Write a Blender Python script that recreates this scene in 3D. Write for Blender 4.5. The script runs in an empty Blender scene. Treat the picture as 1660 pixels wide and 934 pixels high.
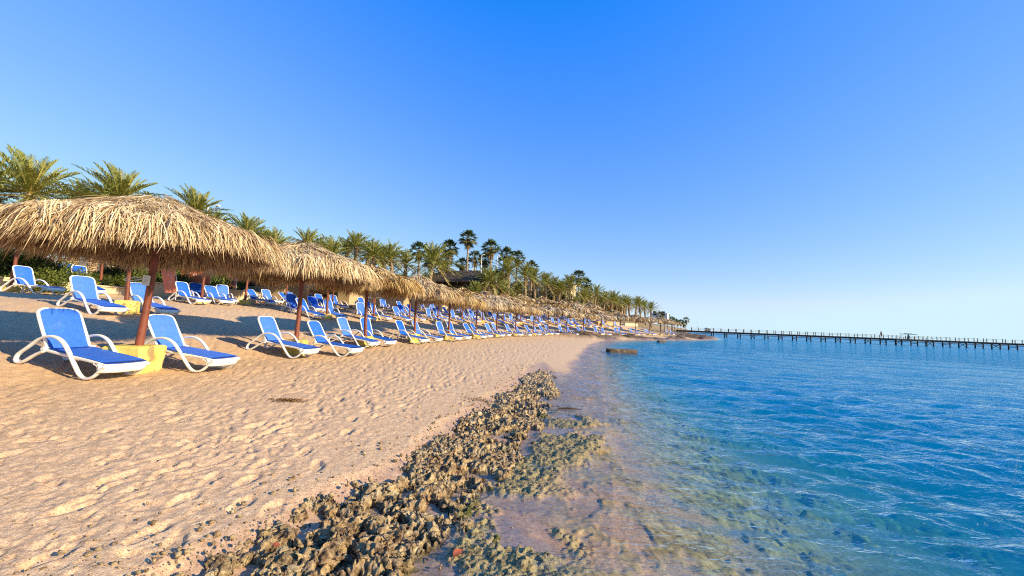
import bpy, math, random
import numpy as np
from mathutils import Vector, Matrix
R_ = math.radians
random.seed(7)
rng = np.random.default_rng(11)
SC = bpy.context.scene
COL = SC.collection

# ------------------------------------------------------------------ camera, world, sun
EYE = 1.65
FPX = 640.0
roll = math.atan(0.0395)
pitch = math.atan(56.8 * math.cos(roll) / FPX)
cam_d = bpy.data.cameras.new('camera')
cam_d.sensor_width = 36.0
cam_d.lens = 36.0 * FPX / 1660.0
cam_d.clip_start = 0.05
cam_d.clip_end = 12000
cam = bpy.data.objects.new('camera', cam_d)
COL.objects.link(cam)
Fv = Vector((0, math.cos(pitch), math.sin(pitch)))
Rv0 = Vector((1, 0, 0)); Uv0 = Rv0.cross(Fv)
Rv = Rv0 * math.cos(roll) + Uv0 * math.sin(roll)
Uv = Uv0 * math.cos(roll) - Rv0 * math.sin(roll)
m = Matrix.Identity(4)
for i in range(3):
    m[i][0] = Rv[i]; m[i][1] = Uv[i]; m[i][2] = -Fv[i]
m[2][3] = EYE
cam.matrix_world = m
SC.camera = cam

SUN_ELEV, SUN_AZ = 21.5, 112.0        # azimuth clockwise from +Y (the view direction)
W = bpy.data.worlds.new('World'); SC.world = W; W.use_nodes = True
wn = W.node_tree.nodes; wl = W.node_tree.links
bg = wn['Background']
sky = wn.new('ShaderNodeTexSky'); sky.sky_type = 'NISHITA'; sky.sun_disc = False
sky.sun_elevation = R_(SUN_ELEV); sky.sun_rotation = R_(SUN_AZ)
sky.altitude = 0; sky.air_density = 1.0; sky.dust_density = 0.0; sky.ozone_density = 3.0
# the photograph's deep azure: a tone curve per channel on the physical sky
sep = wn.new('ShaderNodeSeparateColor'); wl.new(sky.outputs[0], sep.inputs[0])
cmb = wn.new('ShaderNodeCombineColor')
def wm(op, a, b, clamp=False):
    q = wn.new('ShaderNodeMath'); q.operation = op; q.use_clamp = clamp
    if hasattr(a, 'is_output'): wl.new(a, q.inputs[0])
    else: q.inputs[0].default_value = a
    q.inputs[1].default_value = b
    return q.outputs[0]
for i, (off, gain, ex) in enumerate([(.057, 1.42, .76), (.035, 1.27, .63), (.0, 4.4, 1.0)]):
    v_ = wm('MAXIMUM', wm('SUBTRACT', wm('MULTIPLY', sep.outputs[i], .1), off), .0)
    v_ = wm('MINIMUM', wm('MULTIPLY', wm('POWER', v_, ex), gain), (.66, .89, 1.0)[i])
    wl.new(wm('MULTIPLY', v_, 10 / 1.569), cmb.inputs[i])
wl.new(cmb.outputs[0], bg.inputs[0])
bg.inputs[1].default_value = 0.10
sd = bpy.data.lights.new('sun', 'SUN'); sd.energy = 5.0; sd.angle = R_(0.5); sd.color = (1.0, 0.84, 0.57)
sun = bpy.data.objects.new('sun', sd); COL.objects.link(sun)
az = R_(SUN_AZ); el = R_(SUN_ELEV)
S = Vector((math.sin(az) * math.cos(el), math.cos(az) * math.cos(el), math.sin(el)))
sun.rotation_euler = S.to_track_quat('Z', 'Y').to_euler()
vs = SC.view_settings
vs.view_transform = 'Standard'; vs.look = 'None'; vs.gamma = 1.0; vs.exposure = 0.65
SC.render.engine = 'CYCLES'
cy = SC.cycles
cy.use_denoising = False; cy.use_adaptive_sampling = True; cy.adaptive_threshold = 0.01
SC.render.filter_size = 1.0; cy.filter_width = 1.1
cy.max_bounces = 6; cy.diffuse_bounces = 4; cy.glossy_bounces = 2; cy.transmission_bounces = 2
cy.volume_bounces = 0; cy.transparent_max_bounces = 10; cy.caustics_reflective = False; cy.caustics_refractive = False
cy.sample_clamp_indirect = 5.0; cy.sample_clamp_direct = 2.2

# ------------------------------------------------------------------ noise
T2 = rng.random((256, 256)).astype(np.float32)
T3 = rng.random((64, 64, 64)).astype(np.float32)
def vn(x, y, seed=0):
    x = x + seed * 17.31; y = y + seed * 9.77
    ix = np.floor(x).astype(np.int32); iy = np.floor(y).astype(np.int32)
    fx = (x - ix).astype(np.float32); fy = (y - iy).astype(np.float32)
    fx = fx * fx * (3 - 2 * fx); fy = fy * fy * (3 - 2 * fy)
    a = ix & 255; b = (ix + 1) & 255; c = iy & 255; d = (iy + 1) & 255
    t = T2[a, c] * (1 - fx) + T2[b, c] * fx
    u = T2[a, d] * (1 - fx) + T2[b, d] * fx
    return (t * (1 - fy) + u * fy) * 2 - 1
def vn3(x, y, z, seed=0):
    x = x + seed * 7.31; y = y + seed * 3.77; z = z + seed * 5.13
    ix = np.floor(x).astype(np.int32); iy = np.floor(y).astype(np.int32); iz = np.floor(z).astype(np.int32)
    f = [(q - i).astype(np.float32) for q, i in ((x, ix), (y, iy), (z, iz))]
    fx, fy, fz = [q * q * (3 - 2 * q) for q in f]
    a, b, c, d, e, g = ix & 63, (ix + 1) & 63, iy & 63, (iy + 1) & 63, iz & 63, (iz + 1) & 63
    l0 = (T3[a, c, e] * (1 - fx) + T3[b, c, e] * fx) * (1 - fy) + (T3[a, d, e] * (1 - fx) + T3[b, d, e] * fx) * fy
    l1 = (T3[a, c, g] * (1 - fx) + T3[b, c, g] * fx) * (1 - fy) + (T3[a, d, g] * (1 - fx) + T3[b, d, g] * fx) * fy
    return (l0 * (1 - fz) + l1 * fz) * 2 - 1
def fbm(x, y, octs, seed=0, gain=0.5, lac=2.03):
    s = 0; a = 1.0; n = 0
    for o in range(octs):
        s = s + a * vn(x, y, seed + o * 3); n += a
        x, y = x * lac * 0.8 + y * lac * 0.6, -x * lac * 0.6 + y * lac * 0.8
        a *= gain
    return s / n
def ridged(x, y, octs, seed=0, gain=0.55):
    s = 0; a = 1.0; n = 0
    for o in range(octs):
        s = s + a * (1 - np.abs(vn(x, y, seed + o * 3))); n += a
        x, y = x * 1.62 + y * 1.2, -x * 1.2 + y * 1.62
        a *= gain
    return s / n
def worley(x, y, seed=0):
    ix = np.floor(x).astype(np.int32); iy = np.floor(y).astype(np.int32)
    best = np.full(x.shape, 9.0, np.float32)
    for i in (-1, 0, 1):
        for j in (-1, 0, 1):
            a = (ix + i + seed * 5) & 255; b = (iy + j + seed * 11) & 255
            px = ix + i + T2[a, b]; py = iy + j + T2[b, (a + 37) & 255]
            best = np.minimum(best, (px - x) ** 2 + (py - y) ** 2)
    return np.sqrt(best)
def sstep(a, b, x):
    t = np.clip((x - a) / (b - a), 0, 1)
    return t * t * (3 - 2 * t)

# ------------------------------------------------------------------ the lie of the land
WATERLINE = [(-4, -16), (-1.9, -6), (-0.9, 0), (-0.35, 2.6), (-0.15, 3.4), (0.1, 4.25), (0.77, 7.46), (1.2, 9.4), (2.3, 14.7),
             (3.6, 20.4), (5.6, 29), (8, 38), (11.7, 47.8), (19.2, 56.5), (31, 67), (40, 78), (47, 92), (54, 107), (61, 125),
             (75, 165), (98, 220), (155, 350), (300, 650), (900, 1950), (3000, 6500)]
ROW1 = [(-9.5, -20), (-8.6, -1.5), (-7.1, 7.6), (-6.45, 12), (-5.9, 16.3), (-4.9, 20.5), (-3.8, 24.7), (-2.5, 28.9), (-1.1, 33),
        (0.5, 37), (2.4, 41), (4.3, 45), (6.9, 49), (9.8, 53), (13, 56.8), (16.7, 60.5), (20.5, 65), (24.5, 70), (28.8, 76),
        (33, 83), (38, 93), (44, 106), (50, 124), (63, 165), (84, 220), (140, 350), (285, 650), (880, 1950), (2900, 6500)]
def side(x, y, poly):
    best = np.full(x.shape, 1e12, np.float64); sg = np.ones(x.shape, np.float32)
    for (ax, ay), (bx, by) in zip(poly[:-1], poly[1:]):
        dx, dy = bx - ax, by - ay; L = dx * dx + dy * dy
        t = np.clip(((x - ax) * dx + (y - ay) * dy) / L, 0, 1)
        ex = x - ax - t * dx; ey = y - ay - t * dy
        d = ex * ex + ey * ey
        cr = dx * (y - ay) - dy * (x - ax)
        k = d < best
        best[k] = d[k]; sg[k] = np.where(cr[k] >= 0, 1, -1)
    return np.sqrt(best) * sg
def base_height(x, y):
    x = np.asarray(x, np.float64); y = np.asarray(y, np.float64)
    u = side(x, y, WATERLINE); v = side(x, y, ROW1)
    sea = -np.interp(-u, [0, 1.0, 1.5, 2.5, 4, 7, 16, 60, 300, 3000], [0, .045, .17, .5, 1.0, 1.8, 3.6, 7, 11, 12.5])
    t = np.clip(u / np.maximum(u - v, .5), 0, 1)
    front = .47 * t ** .8
    yy = np.clip(y, -20, 400)
    g = .018 * np.clip(yy - 15, 0, 50) * sstep(4, 12, v)
    back = .47 + np.interp(v, [0, 6.2, 8, 12, 14.6, 15.2, 30, 60, 200], [0, 1.03, 1.25, 1.58, 1.63, 2.08, 3.33, 4.4, 5.6]) + g
    back = back + 2.6 * sstep(15, 26, v) * sstep(34, 56, yy) * (1 - .75 * sstep(80, 120, yy))
    back = back + 2.2 * sstep(3, 13, v) * sstep(95, 125, yy)
    z = np.where(u < 0, sea, np.where(v < 0, front, back))
    return z, u, v
def gz(x, y):
    return float(base_height(np.array([x]), np.array([y]))[0][0])
ry = [-6, 1.0, 2.4, 3.4, 4.4, 5.7, 7.2, 10, 12.2, 14.6, 16, 17.5]
RL = [-2.9, -2.3, -2.05, -1.72, -1.22, -1.04, -.72, -.08, .3, .75, 1.25, 1.6]
RR = [-1.4, -.6, -.34, -.25, .08, .5, .82, 1.25, 1.5, 1.6, 1.5, 1.0]
def rock_in(x, y):
    l = np.interp(y, ry, RL); r = np.interp(y, ry, RR)
    return np.minimum(np.minimum(x - l, r - x), (17.2 - y) * .35)       # metres inside the band of coral rock

# ------------------------------------------------------------------ mesh helpers
def add(name, me, mats=None, parent=None, **k):
    o = bpy.data.objects.new(name, me); COL.objects.link(o)
    if mats is not None:
        for mt in (mats if isinstance(mats, (list, tuple)) else [mats]):
            me.materials.append(mt)
    if parent: o.parent = parent
    for a, b in k.items(): o[a] = b
    return o
def mesh_np(name, V, F, attrs=None, smooth=True, mi=None):
    """V n x 3; F m x 4 (or m x 3) numpy."""
    me = bpy.data.meshes.new(name)
    V = np.asarray(V, np.float32); F = np.asarray(F, np.int32)
    me.vertices.add(len(V)); me.vertices.foreach_set('co', V.ravel())
    k = F.shape[1]
    me.loops.add(F.size); me.loops.foreach_set('vertex_index', F.ravel())
    me.polygons.add(len(F)); me.polygons.foreach_set('loop_start', np.arange(0, F.size, k, dtype=np.int32))
    me.polygons.foreach_set('loop_total', np.full(len(F), k, np.int32))
    if smooth: me.polygons.foreach_set('use_smooth', np.ones(len(F), bool))
    if mi is not None: me.polygons.foreach_set('material_index', np.asarray(mi, np.int32))
    me.update(calc_edges=True)
    for a, d in (attrs or {}).items():
        at = me.attributes.new(a, 'FLOAT', 'POINT'); at.data.foreach_set('value', np.asarray(d, np.float32))
    return me
def grid_faces(n, mm):
    i = np.arange(n - 1)[:, None] * mm + np.arange(mm - 1)[None, :]
    return np.stack([i, i + 1, i + 1 + mm, i + mm], -1).reshape(-1, 4)
class MB:
    """gathers simple solids into one mesh"""
    def __init__(s): s.v = []; s.f = []; s.m = []; s.sm = []; s.n = 0
    def raw(s, V, F, mi=0, sm=False):
        for q in V: s.v.append(tuple(q))
        for f in F: s.f.append([a + s.n for a in f]); s.m.append(mi); s.sm.append(sm)
        s.n += len(V)
    def box(s, x0, x1, y0, y1, z0, z1, mi=0, taper=1.0, M=None, bev=0.0):
        cx, cy_ = (x0 + x1) / 2, (y0 + y1) / 2
        def ring(z, k, inset=0):
            hx, hy = (x1 - x0) / 2 * k - inset, (y1 - y0) / 2 * k - inset
            c = bev
            if c <= 0: return [(cx - hx, cy_ - hy, z), (cx + hx, cy_ - hy, z), (cx + hx, cy_ + hy, z), (cx - hx, cy_ + hy, z)]
            return [(cx - hx + c, cy_ - hy, z), (cx + hx - c, cy_ - hy, z), (cx + hx, cy_ - hy + c, z), (cx + hx, cy_ + hy - c, z),
                    (cx + hx - c, cy_ + hy, z), (cx - hx + c, cy_ + hy, z), (cx - hx, cy_ + hy - c, z), (cx - hx, cy_ - hy + c, z)]
        rs = [ring(z0, taper), ring(z1 - bev, 1.0)] if bev <= 0 else [ring(z0, taper), ring(z1 - bev, 1.0), ring(z1, 1.0, bev)]
        V = [q for r in rs for q in r]; k = len(rs[0])
        F = [[i * k + j, i * k + (j + 1) % k, (i + 1) * k + (j + 1) % k, (i + 1) * k + j] for i in range(len(rs) - 1) for j in range(k)]
        F += [list(range(k))[::-1], [(len(rs) - 1) * k + j for j in range(k)]]
        if M is not None: V = [M @ Vector(q) for q in V]
        s.raw(V, F, mi)
    def tube(s, pts, rad, n=8, mi=0, cap=True, flat=1.0, sm=True):
        pts = [Vector(p) for p in pts]; K = len(pts)
        rad = [rad] * K if not isinstance(rad, (list, tuple)) else rad
        V = []; side_prev = None
        for i, p in enumerate(pts):
            d = (pts[min(i + 1, K - 1)] - pts[max(i - 1, 0)]).normalized()
            ref = Vector((0, 0, 1)) if abs(d.z) < .95 else Vector((0, 1, 0))
            a = d.cross(ref).normalized()
            if side_prev is not None:
                a = (side_prev - d * side_prev.dot(d)).normalized()
            side_prev = a
            b = a.cross(d)
            for j in range(n):
                t = 2 * math.pi * j / n
                V.append(p + a * (math.cos(t) * rad[i] * flat) + b * (math.sin(t) * rad[i]))
        F = [[i * n + j, i * n + (j + 1) % n, (i + 1) * n + (j + 1) % n, (i + 1) * n + j] for i in range(K - 1) for j in range(n)]
        s.raw(V, F, mi, sm)
        if cap: s.raw([V[j] for j in range(n)], [list(range(n))[::-1]], mi); s.raw([V[(K - 1) * n + j] for j in range(n)], [list(range(n))], mi)
    def mesh(s, name):
        me = bpy.data.meshes.new(name); me.from_pydata(s.v, [], s.f)
        me.polygons.foreach_set('material_index', s.m); me.polygons.foreach_set('use_smooth', s.sm); me.update()
        return me
def empty(name, loc=(0, 0, 0), rz=0.0, label=None, cat=None, group=None):
    o = bpy.data.objects.new(name, None); COL.objects.link(o)
    o.location = loc; o.rotation_euler = (0, 0, rz); o.empty_display_size = .2
    if label: o['label'] = label
    if cat: o['category'] = cat
    if group: o['group'] = group
    return o
def copy_tree(o, parent=None):
    c = o.copy(); COL.objects.link(c); c.parent = parent
    for ch in [q for q in KIDS.get(o.name, [])]: copy_tree(ch, c)
    return c
KIDS = {}
def remember(root):
    """note the children once so that copying stays fast"""
    for q in bpy.data.objects:
        if q.parent: KIDS.setdefault(q.parent.name, [])
    for k in list(KIDS): KIDS[k] = [q for q in bpy.data.objects if q.parent and q.parent.name == k]

# ------------------------------------------------------------------ materials
def mat(name, col=(.5, .5, .5), rough=.8, spec=.3):
    mt = bpy.data.materials.new(name); mt.use_nodes = True
    b = mt.node_tree.nodes['Principled BSDF']
    b.inputs['Base Color'].default_value = (*col, 1); b.inputs['Roughness'].default_value = rough
    b.inputs['Specular IOR Level'].default_value = spec
    return mt, mt.node_tree.nodes, mt.node_tree.links, b
def nd(n, t, **k):
    q = n.new(t)
    for a, v in k.items():
        if a in q.inputs.keys() if isinstance(a, str) else False: q.inputs[a].default_value = v
        else: setattr(q, a, v)
    return q
def noise(n, l, scale, detail=4, rough=.6, vec=None, dist=0):
    q = n.new('ShaderNodeTexNoise'); q.inputs['Scale'].default_value = scale; q.inputs['Detail'].default_value = detail
    q.inputs['Roughness'].default_value = rough; q.inputs['Distortion'].default_value = dist
    if vec is not None: l.new(vec, q.inputs['Vector'])
    return q.outputs['Fac']
def ramp(n, l, fac, stops):
    q = n.new('ShaderNodeValToRGB'); e = q.color_ramp.elements
    while len(e) < len(stops): e.new(.5)
    for i, (p, c) in enumerate(stops):
        e[i].position = p; e[i].color = (*c, 1) if len(c) == 3 else c
    l.new(fac, q.inputs[0]); return q.outputs[0]
def mix(n, l, fac, a, b, mode='MIX'):
    q = n.new('ShaderNodeMix'); q.data_type = 'RGBA'; q.blend_type = mode
    for s, v in ((0, fac), (6, a), (7, b)):
        if isinstance(v, (int, float)): q.inputs[s].default_value = v
        elif isinstance(v, tuple): q.inputs[s].default_value = (*v, 1)
        else: l.new(v, q.inputs[s])
    return q.outputs[2]
def mth(n, l, op, a, b=0.0, clamp=False):
    q = n.new('ShaderNodeMath'); q.operation = op; q.use_clamp = clamp
    for s, v in ((0, a), (1, b)):
        if isinstance(v, (int, float)): q.inputs[s].default_value = v
        else: l.new(v, q.inputs[s])
    return q.outputs[0]
def attr(n, name):
    q = n.new('ShaderNodeAttribute'); q.attribute_name = name; return q.outputs['Fac']
def bump(n, l, b, h, strength=.3, dist=.01):
    q = n.new('ShaderNodeBump'); q.inputs['Strength'].default_value = strength; q.inputs['Distance'].default_value = dist
    l.new(h, q.inputs['Height']); l.new(q.outputs[0], b.inputs['Normal']); return q
def geo(n): return n.new('ShaderNodeNewGeometry').outputs['Position']
def objc(n): return n.new('ShaderNodeTexCoord').outputs['Object']
def rnd(n): return n.new('ShaderNodeObjectInfo').outputs['Random']

def sand_material():
    mt, n, l, b = mat('sand', rough=.95, spec=.2)
    P = geo(n)
    big = noise(n, l, .5, 3, .6, P); mid = noise(n, l, 9, 5, .65, P); fine = noise(n, l, 30, 7, 1.0, P)
    c = ramp(n, l, mid, [(.3, (.55, .36, .205)), (.7, (.74, .53, .32))])
    c = mix(n, l, mth(n, l, 'MULTIPLY', big, .45), c, (.72, .47, .28))
    sp = ramp(n, l, fine, [(.34, (.16, .10, .08)), (.43, (.66, .58, .54)), (.52, (1.04, 1.02, 1.0)), (.64, (1.5, 1.45, 1.4))])
    c = mix(n, l, attr(n, 'grain'), c, mix(n, l, .9, c, sp, 'MULTIPLY'))
    vor = n.new('ShaderNodeTexVoronoi'); vor.inputs['Scale'].default_value = 70; l.new(P, vor.inputs['Vector'])
    peb = ramp(n, l, vor.outputs['Distance'], [(.12, (1, 1, 1)), (.22, (0, 0, 0))])
    pc = ramp(n, l, vor.outputs['Color'], [(.0, (.75, .66, .5)), (.3, (.30, .14, .09)), (.5, (.70, .6, .45)), (.75, (.2, .15, .1)), (1, (.8, .75, .65))])
    pm = mth(n, l, 'MULTIPLY', peb, mth(n, l, 'MULTIPLY', attr(n, 'pebble'), ramp(n, l, noise(n, l, 6, 3, .6, P), [(.36, (0, 0, 0)), (.52, (1, 1, 1))])))
    c = mix(n, l, pm, c, pc)
    # litter: bits of weed and dark crumbs
    lit = ramp(n, l, noise(n, l, 22, 4, .75, P, .6), [(.70, (0, 0, 0)), (.76, (1, 1, 1))])
    c = mix(n, l, mth(n, l, 'MULTIPLY', lit, attr(n, 'litter')), c, (.07, .045, .03))
    # scrubby earth behind the beach
    e = ramp(n, l, noise(n, l, .9, 6, .7, P), [(.35, (.14, .105, .06)), (.5, (.34, .24, .14)), (.62, (.07, .085, .025))])
    c = mix(n, l, attr(n, 'earth'), c, e)
    # rock ledge on the far shore
    r = ramp(n, l, noise(n, l, 1.3, 6, .75, P), [(.42, (.04, .028, .02)), (.53, (.14, .09, .055)), (.66, (.36, .25, .15))])
    c = mix(n, l, attr(n, 'ledge'), c, r)
    # sea bed: pale sand, weed and yellow-brown coral rock
    k = ramp(n, l, noise(n, l, 7, 6, .7, P), [(.34, (.12, .085, .03)), (.46, (.46, .33, .09)), (.62, (.80, .62, .25))])
    c = mix(n, l, attr(n, 'reef'), c, k)
    al = ramp(n, l, noise(n, l, 30, 4, .7, P), [(.36, (.07, .05, .025)), (.46, (.26, .20, .08)), (.55, (.48, .37, .19)), (.62, (.20, .21, .04)), (.72, (.42, .34, .18))])
    c = mix(n, l, attr(n, 'algae'), c, al)
    wet = attr(n, 'wet')
    c = mix(n, l, wet, c, mix(n, l, 1.0, c, (.60, .56, .60), 'MULTIPLY'))
    l.new(c, b.inputs['Base Color'])
    l.new(mth(n, l, 'SUBTRACT', .95, mth(n, l, 'MULTIPLY', wet, .6)), b.inputs['Roughness'])
    wd = mth(n, l, 'MULTIPLY', wet, attr(n, 'above'))
    l.new(mth(n, l, 'MULTIPLY', mth(n, l, 'ADD', .15, mth(n, l, 'MULTIPLY', wd, .5)), attr(n, 'above')), b.inputs['Specular IOR Level'])
    h = mth(n, l, 'ADD', mth(n, l, 'MULTIPLY', noise(n, l, 60, 5, .75, P), .6), mth(n, l, 'MULTIPLY', mth(n, l, 'SUBTRACT', 1.0, vor.outputs['Distance']), .25))
    bp = bump(n, l, b, h, .8, .012)
    l.new(mth(n, l, 'SUBTRACT', .85, mth(n, l, 'MULTIPLY', wet, .6)), bp.inputs['Strength'])
    return mt
def rock_material():
    mt, n, l, b = mat('coral_rock', rough=.95, spec=.2)
    P = geo(n)
    c = ramp(n, l, noise(n, l, 14, 7, .75, P), [(.37, (.085, .055, .035)), (.46, (.34, .24, .13)), (.56, (.62, .46, .25)), (.7, (.82, .66, .39))])
    c = mix(n, l, ramp(n, l, noise(n, l, 2.2, 3, .6, P), [(.45, (0, 0, 0)), (.65, (.8, .8, .8))]), c, mix(n, l, 1.0, c, (.72, .60, .55), 'MULTIPLY'))
    h = attr(n, 'h')                       # wet dark weed-stained stone low down near the water
    low = mth(n, l, 'SUBTRACT', 1.0, mth(n, l, 'MULTIPLY', mth(n, l, 'ADD', h, mth(n, l, 'MULTIPLY', mth(n, l, 'SUBTRACT', noise(n, l, 18, 3, .6, P), .5), .06)), 48.0, True), True)
    c = mix(n, l, mth(n, l, 'MULTIPLY', low, .8), c, mix(n, l, 1.0, c, (.33, .29, .22), 'MULTIPLY'))
    g = ramp(n, l, noise(n, l, 26, 4, .7, P), [(.35, (.045, .045, .015)), (.55, (.13, .14, .03)), (.72, (.30, .28, .12))])
    c = mix(n, l, attr(n, 'algae'), c, g)
    sp = ramp(n, l, noise(n, l, 160, 3, .8, P), [(.36, (.45, .42, .4)), (.5, (1, 1, 1)), (.68, (1.25, 1.22, 1.15))])
    c = mix(n, l, .75, c, sp, 'MULTIPLY')
    l.new(c, b.inputs['Base Color'])
    l.new(mth(n, l, 'SUBTRACT', .95, mth(n, l, 'MULTIPLY', low, .55)), b.inputs['Roughness'])
    hh = mth(n, l, 'ADD', noise(n, l, 70, 6, .8, P), mth(n, l, 'MULTIPLY', noise(n, l, 25, 3, .6, P), .8))
    bump(n, l, b, hh, .9, .02)
    return mt
def water_material():
    mt = bpy.data.materials.new('sea_water'); mt.use_nodes = True
    n = mt.node_tree.nodes; l = mt.node_tree.links; n.clear()
    out = n.new('ShaderNodeOutputMaterial')
    P = geo(n)
    mp = n.new('ShaderNodeMapping'); mp.inputs['Rotation'].default_value = (0, 0, R_(24)); mp.inputs['Scale'].default_value = (1.0, 2.6, 1.0)
    l.new(P, mp.inputs['Vector'])
    a = noise(n, l, 6.5, 2, .5, mp.outputs[0], .4); b2 = noise(n, l, 2.0, 4, .6, mp.outputs[0], .5); c2 = noise(n, l, .35, 3, .6, mp.outputs[0])
    rough = attr(n, 'chop')
    h = mth(n, l, 'ADD', mth(n, l, 'MULTIPLY', a, .14), mth(n, l, 'MULTIPLY', mth(n, l, 'ADD', mth(n, l, 'MULTIPLY', b2, .85), mth(n, l, 'MULTIPLY', c2, .9)), rough))
    bp = n.new('ShaderNodeBump'); bp.inputs['Distance'].default_value = .21; bp.inputs['Strength'].default_value = 1.0
    l.new(h, bp.inputs['Height'])
    fr = n.new('ShaderNodeLayerWeight'); fr.inputs['Blend'].default_value = .5; l.new(bp.outputs[0], fr.inputs['Normal'])
    fs = mth(n, l, 'ADD', .02, mth(n, l, 'MULTIPLY', .98, mth(n, l, 'POWER', fr.outputs['Facing'], 5.0)))
    gl = n.new('ShaderNodeBsdfGlossy'); gl.inputs['Roughness'].default_value = .04; gl.inputs['Color'].default_value = (1, 1, 1, 1); l.new(bp.outputs[0], gl.inputs['Normal'])
    tr = n.new('ShaderNodeBsdfTransparent'); tr.inputs['Color'].default_value = (.97, .99, 1, 1)
    mx = n.new('ShaderNodeMixShader'); l.new(fs, mx.inputs[0]); l.new(tr.outputs[0], mx.inputs[1]); l.new(gl.outputs[0], mx.inputs[2])
    l.new(mx.outputs[0], out.inputs['Surface'])
    va = n.new('ShaderNodeVolumeAbsorption'); va.inputs['Color'].default_value = (.04, .75, .95, 1); va.inputs['Density'].default_value = .36
    vsn = n.new('ShaderNodeVolumeScatter'); vsn.inputs['Color'].default_value = (.0, .36, 1.0, 1); vsn.inputs['Density'].default_value = .175
    ad = n.new('ShaderNodeAddShader'); l.new(va.outputs[0], ad.inputs[0]); l.new(vsn.outputs[0], ad.inputs[1])
    l.new(ad.outputs[0], out.inputs['Volume'])
    return mt
M = {}
M['sand'] = sand_material(); M['rock'] = rock_material(); M['water'] = water_material()
def simple(key, col, rough=.7, var=.0, scale=8, spec=.3, bumpd=0.0, bscale=30, rv=0.0):
    mt, n, l, b = mat(key, col, rough, spec)
    P = objc(n)
    c = mix(n, l, 0.0, col, col)
    if var: c = ramp(n, l, noise(n, l, scale, 5, .65, P), [(.3, tuple(q * (1 - var) for q in col)), (.7, tuple(min(1, q * (1 + var)) for q in col))])
    if rv:
        h = n.new('ShaderNodeHueSaturation'); l.new(c, h.inputs['Color'])
        l.new(mth(n, l, 'ADD', 1 - rv, mth(n, l, 'MULTIPLY', rnd(n), 2 * rv)), h.inputs['Value']); c = h.outputs[0]
    l.new(c, b.inputs['Base Color'])
    if bumpd: bump(n, l, b, noise(n, l, bscale, 4, .7, P), .6, bumpd)
    M[key] = mt; return mt
simple('white_plastic', (.80, .79, .76), .42, .06, 3, .45, rv=.05)
simple('pole_paint', (.20, .055, .03), .55, .35, 6, .4, .004, 25, .12)
simple('bleached_wood', (.42, .32, .20), .85, .25, 6, .2, .006, 20)
simple('timber_dark', (.055, .038, .028), .8, .3, 4, .3, rv=.2)
simple('paper', (.75, .77, .74), .8)
simple('cream_wall', (.62, .50, .32), .9, .12, 1.5, .2, .01, 8)
simple('ochre_wall', (.50, .36, .20), .9, .15, 1.2, .2)
simple('white_wall', (.74, .72, .66), .85, .06, 1)
simple('glass_dark', (.02, .03, .04), .15, spec=.6)
simple('grey_thatch', (.085, .07, .055), .95, .35, 6, .1, .05, 12)
simple('orange_cloth', (.78, .17, .06), .8, .1, 2)
simple('pink_cloth', (.80, .27, .17), .8, .1, 2)
simple('pale_mark', (.85, .75, .68), .8)
simple('driftwood', (.12, .07, .04), .9, .3, 9)
simple('leaf_red', (.35, .085, .035), .7, .3, 30)
simple('stone_block', (.17, .12, .075), .95, .7, 3.5, .2, .05, 9)
simple('metal_grey', (.45, .47, .48), .5)
simple('teal_roof', (.10, .22, .24), .7, .1, 2)
simple('skin', (.35, .2, .13), .6)
simple('stone_wall', (.40, .31, .20), .95, .35, 4, .2, .04, 6)
def yellow_mat():
    mt, n, l, b = mat('yellow_paint', rough=.75, spec=.3)
    P = objc(n); r = n.new('ShaderNodeObjectInfo')
    v = n.new('ShaderNodeVectorMath'); v.operation = 'ADD'; l.new(P, v.inputs[0]); l.new(r.outputs['Location'], v.inputs[1]); V = v.outputs[0]
    c = ramp(n, l, noise(n, l, 4, 4, .6, V), [(.35, (.66, .49, .10)), (.65, (.80, .66, .19))])
    chip = ramp(n, l, noise(n, l, 5.5, 6, .62, V), [(.555, (0, 0, 0)), (.57, (1, 1, 1))])
    c = mix(n, l, chip, c, (.36, .25, .11))
    st = ramp(n, l, noise(n, l, 13, 5, .7, V), [(.66, (0, 0, 0)), (.70, (.85, .85, .85))])
    c = mix(n, l, st, c, (.30, .22, .10))
    l.new(c, b.inputs['Base Color'])
    bump(n, l, b, mth(n, l, 'SUBTRACT', noise(n, l, 20, 5, .7, V), mth(n, l, 'MULTIPLY', chip, .5)), .6, .01)
    M['yellow'] = mt
yellow_mat()
def blue_mat():
    mt, n, l, b = mat('blue_mesh_fabric', rough=.62, spec=.35)
    P = objc(n)
    c = ramp(n, l, noise(n, l, 9, 5, .7, P), [(.3, (.012, .125, .72)), (.7, (.022, .18, .86))])
    h = n.new('ShaderNodeHueSaturation'); l.new(c, h.inputs['Color'])
    l.new(mth(n, l, 'ADD', .70, mth(n, l, 'MULTIPLY', rnd(n), .34)), h.inputs['Value'])
    l.new(mth(n, l, 'SUBTRACT', 1.02, mth(n, l, 'MULTIPLY', rnd(n), .08)), h.inputs['Saturation'])
    c = h.outputs[0]
    dust = ramp(n, l, noise(n, l, 3.3, 6, .7, P), [(.55, (0, 0, 0)), (.8, (.16, .16, .16))])
    c = mix(n, l, dust, c, (.30, .40, .62))
    l.new(c, b.inputs['Base Color'])
    w = n.new('ShaderNodeTexWave'); w.inputs['Scale'].default_value = 110; l.new(P, w.inputs['Vector'])
    bump(n, l, b, w.outputs['Fac'], .25, .001)
    M['blue'] = mt
blue_mat()
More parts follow.
